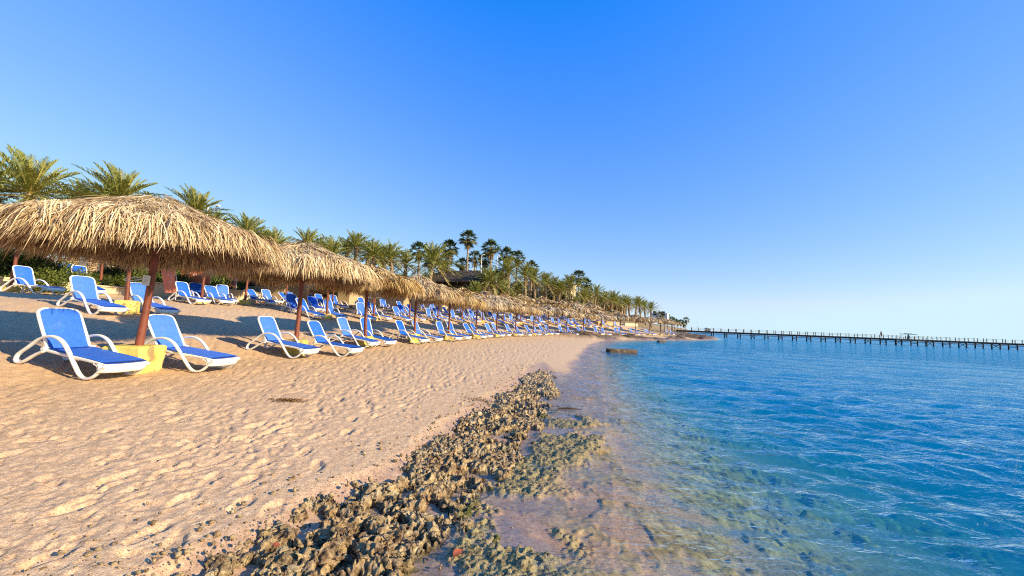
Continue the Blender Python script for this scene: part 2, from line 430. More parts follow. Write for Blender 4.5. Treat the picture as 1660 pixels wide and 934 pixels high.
def thatch_mat(key, stops):
    mt, n, l, b = mat(key, rough=.8, spec=.25)
    t = attr(n, 'tint')
    c = ramp(n, l, t, stops)
    c = mix(n, l, .5, c, ramp(n, l, noise(n, l, 7, 3, .6, objc(n)), [(.3, (.72, .68, .62)), (.7, (1.15, 1.12, 1.08))]), 'MULTIPLY')
    h = n.new('ShaderNodeHueSaturation'); l.new(c, h.inputs['Color'])
    l.new(mth(n, l, 'ADD', .88, mth(n, l, 'MULTIPLY', rnd(n), .34)), h.inputs['Saturation'])
    l.new(mth(n, l, 'SUBTRACT', 1.12, mth(n, l, 'MULTIPLY', rnd(n), .22)), h.inputs['Value'])
    l.new(h.outputs[0] if key == 'thatch' else c, b.inputs['Base Color'])
    M[key] = mt
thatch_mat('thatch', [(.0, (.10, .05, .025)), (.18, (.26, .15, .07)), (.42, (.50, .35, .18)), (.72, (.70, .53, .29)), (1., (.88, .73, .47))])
thatch_mat('date_leaf', [(0., (.44, .32, .12)), (.12, (.52, .42, .11)), (.3, (.43, .41, .10)), (.6, (.27, .30, .075)), (1., (.50, .50, .16))])
thatch_mat('fan_leaf', [(0., (.34, .23, .11)), (.3, (.14, .155, .04)), (.6, (.085, .13, .035)), (1., (.20, .25, .08))])
thatch_mat('shrub_leaf', [(0., (.06, .05, .02)), (.4, (.06, .09, .02)), (.8, (.12, .16, .03)), (1., (.25, .26, .05))])
def trunk_mat():
    mt, n, l, b = mat('palm_bark', rough=.9, spec=.15)
    P = objc(n)
    w = n.new('ShaderNodeTexWave'); w.bands_direction = 'Z'; w.inputs['Scale'].default_value = 2.2; w.inputs['Distortion'].default_value = 6; w.inputs['Detail'].default_value = 4; w.inputs['Detail Scale'].default_value = 2.5
    l.new(P, w.inputs['Vector'])
    c = ramp(n, l, w.outputs['Fac'], [(.1, (.16, .10, .06)), (.5, (.36, .25, .15)), (.9, (.50, .37, .23))])
    l.new(c, b.inputs['Base Color']); bump(n, l, b, w.outputs['Fac'], .8, .04)
    M['bark'] = mt
trunk_mat()

# ------------------------------------------------------------------ ground: one sheet out to the horizon
OX, OY = 0.0, -2.2
def radii(r0, rmax, base, k, cap):
    r = [r0]
    while r[-1] < rmax:
        a = r[-1]
        r.append(a + min(max(base, k * max(a - 2.0, .3) ** 2), cap * a))
    return np.array(r)
def polar(th0, th1, nth, rr):
    th = np.linspace(th0, th1, nth)
    Rr, T = np.meshgrid(rr, th, indexing='ij')
    return OX + Rr * np.sin(T), OY + Rr * np.cos(T), Rr
rr = radii(0.3, 7000, .0115, .00105, .035)
X, Y, RR_ = polar(R_(-80), R_(80), 1250, rr)
sh = X.shape; x = X.ravel(); y = Y.ravel(); r = RR_.ravel()
z, u, v = base_height(x, y)
near = sstep(80, 30, r)
drys = sstep(1.2, 3.0, u) * sstep(15, 13.5, v)
wx = x + .25 * vn(x * 2, y * 2, 5); wy = y + .25 * vn(x * 2, y * 2, 6)
foot1 = worley(wx * 2.7, wy * 2.3, 1); foot2 = worley(wx * 4.6 + 3, wy * 4.0, 2)
lump = fbm(x * 1.1, y * 1.1, 4, 20)
walk = .35 + .65 * sstep(-.3, .3, fbm(x * .35, y * .35, 2, 50)) + .7 * sstep(-4.5, -1, v) * (y > 2)
foot3 = worley(wx * 8.5 + 7, wy * 6.5, 4)
z = z + drys * near * (.006 * lump - .003 * walk * np.exp(-(foot1 / .27) ** 8) - .012 * walk * np.exp(-(foot2 / .27) ** 8) * (vn(x * 1.3, y * 1.3, 77) > -.3) - .018 * np.exp(-(foot3 / .27) ** 8) * (vn(x * 2.3, y * 2.3, 78) > -.1) + .017 * fbm(x * 13, y * 13, 4, 30, .68))
gf = np.random.default_rng(404); prints = []
for P_ in ([(-2.6, 1.5), (-2.2, 5), (-1.6, 9), (.6, 15), (2.2, 22), (4, 30)], [(-4.6, 2.5), (-4.4, 7), (-3.6, 13), (-2.4, 20), (.5, 30)], [(-6.2, 9.6), (-4.5, 8), (-2.4, 6.8), (-1.2, 6.2)],
           [(-3.4, .8), (-3.1, 4), (-2.9, 8), (-1.9, 14), (-.2, 21)], [(-5.4, 13.5), (-3.6, 12), (-1.2, 11.6), (.2, 12)], [(-5.6, 4), (-5.2, 9), (-4.6, 15), (-3.2, 22)]):
    side_f = 1; rest = 0.0
    for (ax, ay), (bx, by) in zip(P_[:-1], P_[1:]):
        L = math.hypot(bx - ax, by - ay); s_ = rest
        while s_ < L:
            tx, ty = (bx - ax) / L, (by - ay) / L
            prints.append((ax + tx * s_ - ty * .11 * side_f + gf.normal(0, .03), ay + ty * s_ + tx * .11 * side_f + gf.normal(0, .03), math.atan2(ty, tx) + gf.normal(0, .18))); side_f = -side_f; s_ += .40 + gf.normal(0, .05)
        rest = s_ - L
for i in range(170):
    yy_ = 1.5 + 24 * gf.random() ** 1.5; xw = np.interp(yy_, [q[1] for q in ROW1[1:20]], [q[0] for q in ROW1[1:20]])
    prints.append((xw + 6.2 * gf.random(), yy_, gf.random() * 6.28))
order = np.argsort(y, kind='stable'); ys_ = y[order]
for (fx_, fy_, fa) in prints:
    a0, a1 = np.searchsorted(ys_, [fy_ - .28, fy_ + .28]); idx = order[a0:a1]; idx = idx[np.abs(x[idx] - fx_) < .28]
    if not len(idx): continue
    dx_ = x[idx] - fx_; dy_ = y[idx] - fy_; c_, s_ = math.cos(fa), math.sin(fa)
    lx = (dx_ * c_ + dy_ * s_) / .145; ly = (-dx_ * s_ + dy_ * c_) / (.052 + .012 * (dx_ * c_ + dy_ * s_ > 0))
    rq = np.sqrt(lx * lx + ly * ly) + .12 * vn(x[idx] * 22, y[idx] * 22, 5)
    z[idx] += (-.022 * sstep(1.1, .7, rq) + .004 * np.exp(-((rq - 1.35) / .28) ** 2)) * sstep(.3, .8, u[idx])
z = z + sstep(.3, 1.2, u) * near * .006 * fbm(x * 14, y * 14, 3, 33)
# sand lies low round the coral rock, which stands in pools
ri = rock_in(x, y)
inr = sstep(-.12, .38, ri + .16 * fbm(x * 1.7, y * 1.7, 3, 201))
wr = sstep(-.2, .5, x - .5 * (np.interp(y, ry, RL) + np.interp(y, ry, RR)))
inr = inr * (1 - wr) + np.maximum(inr, sstep(-.8, .0, ri)) * wr
inr = inr * sstep(16.6, 12.5, y)
z = np.where(u > -2, z * (1 - inr) + (np.minimum(z, .10) * .3 - .035) * inr, z)
# low weedy shelf and runnels in the wet sand seaward of the rock
xr = np.interp(y, ry, RR)
shelf = sstep(-.25, .0, x - xr) * sstep(1.35, .75, x - xr + .6 * vn(y * .9, x * .9, 8) + .3 * vn(y * 3, x * 3, 9)) * sstep(8.4, 6.8, y + .8 * vn(x * 2.2, y * 2.2, 10))
am = shelf * sstep(-.10, .06, fbm(x * 1.9, y * 1.9, 4, 61, .6) + .10)
z = z + shelf * .02 + am * (.022 + .040 * fbm(x * 10, y * 10, 4, 62, .65) + .035 * (ridged(x * 19, y * 19, 3, 63) - .5) + .02 * fbm(x * 38, y * 38, 2, 64))
z = z + (u < 0) * sstep(0, -1.2, u) * .03 * fbm(x * 2.5, y * 2.5, 3, 71) * near
# drowned coral heads, in belts running away to the right
p = (x * .42 + y * .91); q = (x * .91 - y * .42)
reefn = fbm(q * .8, p * 1.7, 5, 81, .6)
reef = sstep(-.9, -2.0, u) * sstep(.05, .2, reefn) * sstep(-13, -7, u)
reef2 = sstep(-.1, -.8, u) * sstep(-.08, .16, fbm(x * 3.1, y * 3.1, 4, 83, .6)) * sstep(-4.0, -2.5, u)
reef = np.maximum(reef, .8 * reef2) * (y < 30)
rb = ridged(x * 5.2, y * 5.2, 4, 91)
z = z + .16 * (1 - np.exp(-(reef * sstep(-1.6, -4, u) * (.17 * rb + .03)) / .16)) + reef * .04 * rb * near
zlim = np.interp(-u, [0, 1.6, 2.5, 5, 12], [.2, -.04, -.26, -.8, -1.6]); z = np.where(u < 0, np.minimum(z, zlim), z)
# ledges of rock on the far shore
far = sstep(42, 50, y)
led = far * sstep(-1.5, .5, u) * sstep(7.5, 4.5, u + 2.5 * fbm(x * .2, y * .2, 2, 101)) * sstep(-.25, .05, fbm(x * .18, y * .5, 3, 103))
led = led * (y < 400)
z = z + led * (.28 + .5 * fbm(x * .35, y * .8, 5, 105, .6))
hill = sstep(15, 30, v) * sstep(20, 60, y)
z = z + hill * .7 * fbm(x * .06, y * .06, 4, 111)
earth = np.clip(sstep(14.4, 15.0, v) + sstep(70, 100, y) * sstep(3, 6, u), 0, 1)
pool = inr
wet = (1 - .65 * am) * np.clip(sstep(.42, -.05, u - .25 * fbm(x * .8, y * .8, 2, 121)) * (1 - far * .3) + .7 * sstep(-.15, .1, ri), 0, 1)
grain = sstep(26, 6, r)
pebble = np.clip(sstep(2.6, .6, -ri) * sstep(9, 5, r) + .55, 0, 1) * (u > 0)
litter = np.clip(.35 + sstep(1.6, .3, -ri) - .5 * sstep(6, 20, r), 0, 1) * (u > .3) * sstep(14.5, 13.5, v)
G = mesh_np('beach', np.stack([x, y, z], -1), grid_faces(*sh),
            dict(wet=wet, grain=grain, pebble=pebble, litter=litter, earth=earth, above=sstep(-.03, -.0, z), ledge=led, reef=reef, algae=am))
add('beach', G, M['sand'], kind='structure')

# the coral rock shelf in front of the camera
rr = radii(1.6, 21, .0062, .0005, .02)
X, Y, RR_ = polar(R_(-46), R_(22), 1150, rr)
sh = X.shape; x = X.ravel(); y = Y.ravel()
ri = rock_in(x, y)
dens = 1 - .55 * sstep(5, 13, y)
cov = ri + .42 * fbm(x * 1.5, y * 1.5, 4, 131) + .22 * fbm(x * 7, y * 7, 3, 133) - .02
cov = cov - .22 * sstep(8, 15, y) * (1 + fbm(x * 3.5, y * 3.5, 3, 134))
cov = cov - sstep(14.8, 16.2, y)
msk = sstep(-.02, .12, cov)
top = ridged(x * 5.2 + .4 * vn(x * 11, y * 11, 2), y * 5.2, 5, 141, .68)
crag = np.abs(fbm(x * 12, y * 12, 4, 151, .65))
pits = worley(x * 8.5 + .6 * vn(x * 6, y * 6, 3), y * 8.5 + .6 * vn(x * 6 + 9, y * 6, 4), 3)
pit2 = worley(x * 19 + .5 * vn(x * 14, y * 14, 3), y * 19, 5)
hole = sstep(.40, .10, pits) * sstep(-.25, .35, fbm(x * 4, y * 4, 2, 171))
gully = sstep(.20, .03, np.abs(fbm(x * 1.6 + .2, y * 1.35, 3, 161)))
deep = sstep(.52, .28, worley(x * 3.4 + .5 * vn(x * 4, y * 4, 7), y * 3.4 + .5 * vn(x * 4 + 5, y * 4, 8), 9)) * sstep(-.3, .2, fbm(x * 1.5, y * 1.5, 2, 210))
plate = .075 * sstep(-.25, .35, ri) + .05 * fbm(x * 1.3, y * 1.3, 3, 199)
hgt = .02 + plate + .07 * (top - .55) + .045 * crag - .10 * hole - .065 * sstep(.44, .1, pit2) - .10 * gully - .13 * deep
hgt = hgt * (1 - .35 * sstep(7, 14, y)) + .022 * fbm(x * 24, y * 24, 4, 181, .7)
zz = -.15 * (1 - msk) + msk * (hgt)
zb, uu, vv = base_height(x, y)
zz = np.where(zz > 0, zz * .47, zz)
zz = zz + .45 * np.clip(zb, 0, .2) * msk
# push the stone sideways as well, so that edges overhang
k = msk * .026
dx = k * vn3(x * 16, y * 16, zz * 26, 1) + .6 * k * vn3(x * 38, y * 38, zz * 50, 2)
dy = k * vn3(x * 16 + 31, y * 16, zz * 26, 3) + .6 * k * vn3(x * 38 + 31, y * 38, zz * 50, 4)
dz = .9 * k * vn3(x * 28, y * 28 + 13, zz * 28, 5) + .5 * k * vn3(x * 60, y * 60 + 13, zz * 60, 6)
dx = dx + .35 * k * vn3(x * 75, y * 75, zz * 90, 7); dy = dy + .35 * k * vn3(x * 75, y * 75 + 9, zz * 90, 8)
alg = sstep(.35, .0, np.interp(y, ry, RR) - x + .25 * fbm(x * 2.5, y * 2.5, 3, 191)) * sstep(9, 6, y) * sstep(-.1, .3, fbm(x * 4, y * 4, 3, 195) + .1)
V = np.stack([x + dx, y + dy, zz + dz], -1)
F = grid_faces(*sh)
keep = (zz[F].max(1) > -.12)
F = F[keep]
used = np.unique(F); remap = np.zeros(len(V), np.int64); remap[used] = np.arange(len(used))
RK = mesh_np('coral_rock', V[used], remap[F], dict(h=(zz + dz)[used], algae=alg[used]))
add('coral_rock', RK, M['rock'], kind='structure')

# the sea: a closed body of water with real ripples near the beach
rr = radii(0.6, 6900, .009, .0006, .04)
X, Y, RR_ = polar(R_(-40), R_(79), 950, rr)
sh = X.shape; x = X.ravel(); y = Y.ravel(); r = RR_.ravel()
u = side(x, y, WATERLINE)
dr = np.repeat(np.gradient(rr), sh[1])
amp = .25 + .75 * sstep(-.8, -4, u)
z = np.zeros_like(x)
for i in range(64):
    lam = .09 * (4.6 / .09) ** (i / 63)
    a = R_(-112) + rng.normal(0, .30)
    ph = rng.random() * 6.28; kx = math.cos(a) * 2 * math.pi / lam; ky = math.sin(a) * 2 * math.pi / lam
    w = np.clip((lam / dr - 2.5) / 3, 0, 1)
    A = lam / 6.283 * (.105 * math.exp(-((math.log(lam / .48)) / .95) ** 2) + .018)
    s = np.sin(kx * x + ky * y + ph + .8 * vn(x * .6, y * .6, i))
    z += A * w * s * (1 + .7 * vn(x * .22, y * .22, 60 + i))
z = z * amp
z = z + .0 
chop = sstep(-.3, -3.5, u) * (.5 + .9 * sstep(4, 25, r) + 1.2 * sstep(25, 90, r))
V = np.stack([x, y, z], -1); n_, m_ = sh
F = grid_faces(n_, m_)
bd = list(range(m_)) + [i * m_ + m_ - 1 for i in range(1, n_)] + [(n_ - 1) * m_ + j for j in range(m_ - 2, -1, -1)] + [i * m_ for i in range(n_ - 2, 0, -1)]
bd = np.array(bd); base = len(V)
VB = V[bd].copy(); VB[:, 2] = -16
cen = len(V) + len(VB)
V2 = np.concatenate([V, VB, [[60, 60, -16]]])
j = np.arange(len(bd)); j2 = (j + 1) % len(bd)
SF = np.stack([bd[j], base + j, base + j2, bd[j2]], -1)
# floor of the body of water as thin fans (degenerate quads avoided by a separate triangle list)
me = bpy.data.meshes.new('sea')
allq = np.concatenate([F, SF]); tri = np.stack([base + j2, base + j, np.full(len(j), cen)], -1)
me.vertices.add(len(V2)); me.vertices.foreach_set('co', V2.astype(np.float32).ravel())
li = np.concatenate([allq.ravel(), tri.ravel()]).astype(np.int32)
me.loops.add(len(li)); me.loops.foreach_set('vertex_index', li)
me.polygons.add(len(allq) + len(tri))
ls = np.concatenate([np.arange(len(allq)) * 4, len(allq) * 4 + np.arange(len(tri)) * 3]).astype(np.int32)
lt = np.concatenate([np.full(len(allq), 4), np.full(len(tri), 3)]).astype(np.int32)
me.polygons.foreach_set('loop_start', ls); me.polygons.foreach_set('loop_total', lt)
me.polygons.foreach_set('use_smooth', np.concatenate([np.ones(len(F), bool), np.zeros(len(SF) + len(tri), bool)]))
me.update(calc_edges=True)
at = me.attributes.new('chop', 'FLOAT', 'POINT'); at.data.foreach_set('value', np.concatenate([chop, np.zeros(len(VB) + 1)]).astype(np.float32))
add('sea', me, M['water'], kind='structure')

# ------------------------------------------------------------------ thatch strips
def strips(P0, D, L, Wd, droop, k=3, tint=None, g=None, flip=0.5):
    n = len(P0); t = np.linspace(0, 1, k + 1)
    D = D / np.linalg.norm(D, axis=1, keepdims=True)
    up = np.array([0, 0, 1.0])
    side_ = np.cross(D, up); side_ /= np.maximum(np.linalg.norm(side_, axis=1, keepdims=True), 1e-6)
    nn = np.cross(side_, D); a = (g.random(n) - .5) * 2 * flip
    side_ = side_ * np.cos(a)[:, None] + nn * np.sin(a)[:, None]
    P = P0[:, None, :] + D[:, None, :] * (L[:, None] * t)[..., None]
    P[..., 2] -= (droop * L)[:, None] * t ** 2
    w = Wd[:, None] * np.array([.75] + [1.0] * (k - 1) + [.15])[None, :] * .5
    A = P - side_[:, None, :] * w[..., None]; B = P + side_[:, None, :] * w[..., None]
    V = np.stack([A, B], 2).reshape(-1, 3)
    b = (np.arange(n) * (k + 1) * 2)[:, None] + (np.arange(k) * 2)[None, :]
    F = np.stack([b, b + 1, b + 3, b + 2], -1).reshape(-1, 4)
    T = np.repeat(tint if tint is not None else g.random(n), (k + 1) * 2)
    return V, F, T
def join(parts):
    V = []; F = []; T = []; o = 0
    for a, b, c in parts: V.append(a); F.append(b + o); T.append(c); o += len(a)
    return np.concatenate(V), np.concatenate(F), np.concatenate(T)
def thatch_mesh(name, seed, n, wd, R0=2.05, H=3.38, HR=2.54, k=3):
    g = np.random.default_rng(seed)
    def prof(rho): return H - (H - HR) * (rho / R0) ** .9
    parts = []
    # dense under-layer sheets
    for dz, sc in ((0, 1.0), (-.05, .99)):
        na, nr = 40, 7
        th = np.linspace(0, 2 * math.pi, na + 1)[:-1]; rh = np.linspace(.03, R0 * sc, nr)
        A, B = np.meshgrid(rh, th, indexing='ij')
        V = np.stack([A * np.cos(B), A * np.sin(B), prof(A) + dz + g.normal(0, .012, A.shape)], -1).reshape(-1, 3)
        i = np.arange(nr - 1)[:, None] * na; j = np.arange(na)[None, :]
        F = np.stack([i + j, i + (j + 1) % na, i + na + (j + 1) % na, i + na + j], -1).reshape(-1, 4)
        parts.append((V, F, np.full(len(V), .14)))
    # courses of fronds, each a bunch of leaflets fanning from a rib
    nb = n // 22
    rho = R0 * np.sqrt(g.random(nb)) * .98; th = g.random(nb) * 2 * math.pi
    rho[:nb // 3] = R0 * (.80 + .2 * g.random(nb // 3))
    bt = np.clip(g.normal(.55, .2, nb), .05, 1)
    idx = np.repeat(np.arange(nb), 22); m2 = len(idx)
    rr_ = np.clip(rho[idx] + g.normal(0, .10, m2), .03, R0 * 1.02); tt = th[idx] + g.normal(0, .055, m2) / np.maximum(rr_, .25)
    splay = (g.random(m2) - .5) * 1.5 + (g.random(nb)[idx] - .5) * 1.1
    edge = sstep(.72, 1.0, rr_ / R0)
    slope = (H - HR) / R0
    d = np.stack([np.cos(tt + splay), np.sin(tt + splay), -slope * np.cos(splay) - .15 * edge + g.normal(.07, .09, m2)], -1)
    P0 = np.stack([rr_ * np.cos(tt), rr_ * np.sin(tt), prof(rr_) + .03 + .06 * g.random(m2) + .05 * g.normal(0, 1, nb)[idx]], -1)
    L = (.30 + .34 * g.random(m2)) * (1 - .36 * edge)
    droop = .14 + .14 * g.random(m2) + edge * (.35 + .4 * g.random(m2))
    tint = np.clip(bt[idx] + g.normal(0, .22, m2), 0, 1)
    parts.append(strips(P0, d, L, wd * (.6 + .8 * g.random(m2)), droop, k, tint, g, .7))
    # the ragged hanging fringe at the eaves
    nf = int(n * .38); tt = g.random(nf) * 2 * math.pi
    rag = np.array([vn(np.array([math.cos(a) * 3.3 + 5]), np.array([math.sin(a) * 3.3 + seed]), 3)[0] for a in tt[:nf]])
    rr_ = R0 * (.90 + .12 * g.random(nf))
    P0 = np.stack([rr_ * np.cos(tt), rr_ * np.sin(tt), prof(rr_) - .02 + .04 * g.random(nf)], -1)
    sp = (g.random(nf) - .5) * 1.6
    d = np.stack([np.cos(tt + sp) * .7, np.sin(tt + sp) * .7, -.55 - .9 * g.random(nf)], -1)
    L = np.maximum(.15 + .14 * g.random(nf) + .15 * rag, .06)
    parts.append(strips(P0, d, L, wd * (.6 + .7 * g.random(nf)), .25 + .5 * g.random(nf), k, np.clip(g.normal(.42, .25, nf), 0, 1), g, 1.2))
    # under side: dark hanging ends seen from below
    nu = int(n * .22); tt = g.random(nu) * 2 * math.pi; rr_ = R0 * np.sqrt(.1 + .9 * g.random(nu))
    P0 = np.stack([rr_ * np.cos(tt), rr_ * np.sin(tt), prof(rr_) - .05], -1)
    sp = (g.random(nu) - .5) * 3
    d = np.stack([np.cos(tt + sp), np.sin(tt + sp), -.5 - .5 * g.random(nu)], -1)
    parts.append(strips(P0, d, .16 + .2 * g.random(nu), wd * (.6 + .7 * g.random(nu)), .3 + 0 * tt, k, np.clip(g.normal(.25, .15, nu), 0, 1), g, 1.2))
    # the tied tuft at the peak
    nt = 60 if n > 2000 else 25; tt = g.random(nt) * 2 * math.pi; el_ = .1 + .75 * g.random(nt)
    P0 = np.stack([.03 * np.cos(tt), .03 * np.sin(tt), np.full(nt, H - .02)], -1)
    d = np.stack([np.cos(tt) * np.cos(el_), np.sin(tt) * np.cos(el_), np.sin(el_) * .5], -1)
    parts.append(strips(P0, d, .2 + .3 * g.random(nt), np.full(nt, wd), .8 + .4 * g.random(nt), k, np.clip(g.normal(.6, .2, nt), 0, 1), g, .6))
    V, F, T = join(parts)
    return mesh_np(name, V, F, dict(tint=T), smooth=False)
TENS = ['thirty', 'forty']
ORD = ['first', 'second', 'third', 'fourth', 'fifth', 'sixth', 'seventh', 'eighth', 'ninth', 'tenth', 'eleventh', 'twelfth', 'thirteenth',
       'fourteenth', 'fifteenth', 'sixteenth', 'seventeenth', 'eighteenth', 'nineteenth', 'twentieth', 'twenty-first', 'twenty-second',
       'twenty-third', 'twenty-fourth', 'twenty-fifth', 'twenty-sixth', 'twenty-seventh', 'twenty-eighth', 'twenty-ninth', 'thirtieth'] + ['further'] * 50
ORD2 = ORD[:30] + ['%s-%s' % (TENS[k // 9], ORD[k % 9]) if k < 9 else ('fortieth' if k == 9 else 'forty-%s' % ORD[(k - 10) % 9]) for k in range(0, 19)]
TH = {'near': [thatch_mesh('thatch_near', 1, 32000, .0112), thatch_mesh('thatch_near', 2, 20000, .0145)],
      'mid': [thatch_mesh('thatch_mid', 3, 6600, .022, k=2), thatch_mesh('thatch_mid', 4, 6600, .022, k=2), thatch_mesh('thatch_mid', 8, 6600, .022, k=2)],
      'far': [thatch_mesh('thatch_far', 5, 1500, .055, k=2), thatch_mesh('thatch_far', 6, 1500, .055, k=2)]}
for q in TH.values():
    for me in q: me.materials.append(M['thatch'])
def pole_mesh(h=3.24):
    b = MB(); pts = []; rad = []
    for i in range(7):
        t = i / 6; pts.append((.02 * math.sin(t * 4), .015 * math.cos(t * 3), t * h)); rad.append(.068 - .016 * t + .003 * math.sin(i * 2.1))
    b.tube(pts, rad, 12); me = b.mesh('pole'); me.materials.append(M['pole_paint']); return me
def planter_mesh(w, h, taper):
    b = MB(); b.box(-w / 2, w / 2, -w / 2, w / 2, -.12, h, taper=taper, bev=.035)
    me = b.mesh('planter'); me.materials.append(M['yellow']); return me
def frame_mesh():
    b = MB()
    for i in range(8):
        a = i * math.pi / 4 + .2
        b.tube([(.04 * math.cos(a), .04 * math.sin(a), 3.10), (1.9 * math.cos(a), 1.9 * math.sin(a), 2.33)], .026, 6)
        b.tube([(.05 * math.cos(a), .05 * math.sin(a), 2.35), (.95 * math.cos(a), .95 * math.sin(a), 2.66)], .02, 5)
    me = b.mesh('rafters'); me.materials.append(M['driftwood']); return me
POLE, RAFT = pole_mesh(), frame_mesh()
PLN = [planter_mesh(.68, .48, .86), planter_mesh(.58, .42, 1.0), planter_mesh(.46, .22, .92)]
def parasol(x, y, lod, label, group, sc=1.0, pl=1, lean=(0, 0), rz=None, z=None, var=None, prz=.3):
    z = gz(x, y) if z is None else z
    t = empty('thatched_parasol', (x, y, z), 0, label, 'parasol', group)
    t.scale = (sc, sc, sc)
    p = add('pole', POLE, None, t); p.rotation_euler = (lean[0], lean[1], random.random() * 6)
    c = add('thatch_canopy', TH[lod][random.randrange(len(TH[lod])) if var is None else var], None, t)
    c.rotation_euler = (lean[0] * .4, lean[1] * .4, random.random() * 6.28 if rz is None else rz)
    if lod != 'far':
        f = add('rafter_frame', RAFT, None, t); f.rotation_euler = c.rotation_euler
    b = add('planter_base', PLN[pl], None, t); b.rotation_euler.z = prz
    return t

# ------------------------------------------------------------------ sun lounger
def catmull(P, n=5):
    P = [Vector(p) for p in P]; Q = [P[0]] + P + [P[-1]]; out = []
    for i in range(1, len(Q) - 2):
        a, b, c, d = Q[i - 1:i + 3]
        for j in range(n):
            t = j / n
            out.append(.5 * ((2 * b) + (c - a) * t + (2 * a - 5 * b + 4 * c - d) * t * t + (3 * b - a - 3 * c + d) * t ** 3))
    out.append(P[-1]); return out
def bar(b, pts, wy, hz, n=8, mi=0):
    """sweep a rounded bar (wide in y) along points in an x-z plane"""
    V = []; K = len(pts)
    for i, p in enumerate(pts):
        d = (pts[min(i + 1, K - 1)] - pts[max(i - 1, 0)]).normalized()
        s = Vector((0, 1, 0)); q = s.cross(d).normalized()
        for j in range(n):
            t = 2 * math.pi * (j + .5) / n
            ct, st = math.cos(t), math.sin(t)
            ct = math.copysign(abs(ct) ** .6, ct); st = math.copysign(abs(st) ** .6, st)
            V.append(p + s * ct * wy + q * st * hz)
    F = [[i * n + j, i * n + (j + 1) % n, (i + 1) * n + (j + 1) % n, (i + 1) * n + j] for i in range(K - 1) for j in range(n)]
    F += [list(range(n))[::-1], [(K - 1) * n + j for j in range(n)]]
    b.raw(V, F, mi, True)
HW = .325
def side_frame(sy, n=5):
    b = MB(); yy = sy * HW
    P = [(.60, yy, .30), (.42, yy, .20), (.24, yy, .07), (.12, yy, .02), (.05, yy, .06), (.08, yy, .16), (.24, yy, .30), (.42, yy, .46), (.60, yy, .545), (.78, yy, .555),
         (.95, yy, .49), (1.12, yy, .34), (1.28, yy, .17), (1.42, yy, .045), (1.54, yy, .012), (1.66, yy, .05), (1.76, yy, .14), (1.84, yy, .23), (1.88, yy, .26)]
    bar(b, catmull(P, n), .033, .021, 8)
    me = b.mesh('side_frame'); me.materials.append(M['white_plastic'])
    me.polygons.foreach_set('use_smooth', [True] * len(me.polygons)); return me
def bed_mesh():
    b = MB()
    for sy in (-1, 1):
        yy = sy * (HW - .03)
        bar(b, catmull([(.50, yy, .315), (.9, yy, .30), (1.4, yy, .295), (1.75, yy, .28), (1.87, yy, .265)], 3), .028, .026)
    # foot end: a deep curved apron
    prof = [(1.80, .288), (1.87, .283), (1.915, .255), (1.93, .20), (1.915, .155), (1.90, .155), (1.905, .20), (1.89, .24), (1.85, .26), (1.80, .265)]
    ys = np.linspace(-HW - .03, HW + .03, 9); V = []; k = len(prof)
    for yv in ys:
        cl = 1 - .35 * max(0, abs(yv) / (HW + .03) - .75) / .25
        rim = 1 - 0.05 * (abs(yv) / HW) ** 4
        for (px_, pz_) in prof: V.append((px_ * rim, yv, .28 + (pz_ - .28) * (1.0 if cl > .9 else 1.15)))
    F = [[i * k + jj, i * k + (jj + 1) % k, (i + 1) * k + (jj + 1) % k, (i + 1) * k + jj] for i in range(len(ys) - 1) for jj in range(k)]
    F += [list(range(k)), [(len(ys) - 1) * k + jj for jj in range(k)][::-1]]
    b.raw(V, F, 0, True)
    b.box(.52, .58, -HW, HW, .28, .31)
    me = b.mesh('bed_frame'); me.materials.append(M['white_plastic']); return me
def sheet(b, prof, hw, th=.006, mi=0, crown=0.0, corner=0.0):
    """fabric panel: profile of (x, z) points, half width hw, rounded corners at the end"""
    ny = 8; V = []; k = len(prof)
    for s_ in (1, -1):
        for i, (px_, pz_) in enumerate(prof):
            h = hw
            for jj in range(ny + 1):
                f = jj / ny * 2 - 1
                V.append((px_, f * h, pz_ - crown * (1 - f * f) + s_ * th / 2))
    n1 = ny + 1; F = []
    for i in range(k - 1):
        for jj in range(ny):
            a = i * n1 + jj; F.append([a, a + n1, a + n1 + 1, a + 1]); c = a + k * n1; F.append([c, c + 1, c + n1 + 1, c + n1])
    for i in range(k - 1):
        for jj in (0, ny):
            a = i * n1 + jj; c = a + k * n1; F.append([a, c, c + n1, a + n1])
    for jj in range(ny):
        for i in (0, k - 1):
            a = i * n1 + jj; c = a + k * n1; F.append([a, a + 1, c + 1, c])
    b.raw(V, F, mi, True)
def seat_mesh():
    b = MB(); sheet(b, [(.60, .345), (.75, .343), (1.0, .336), (1.3, .330), (1.6, .324), (1.75, .316), (1.85, .302)], HW - .012, crown=.006)
    me = b.mesh('seat'); me.materials.append(M['blue']); return me
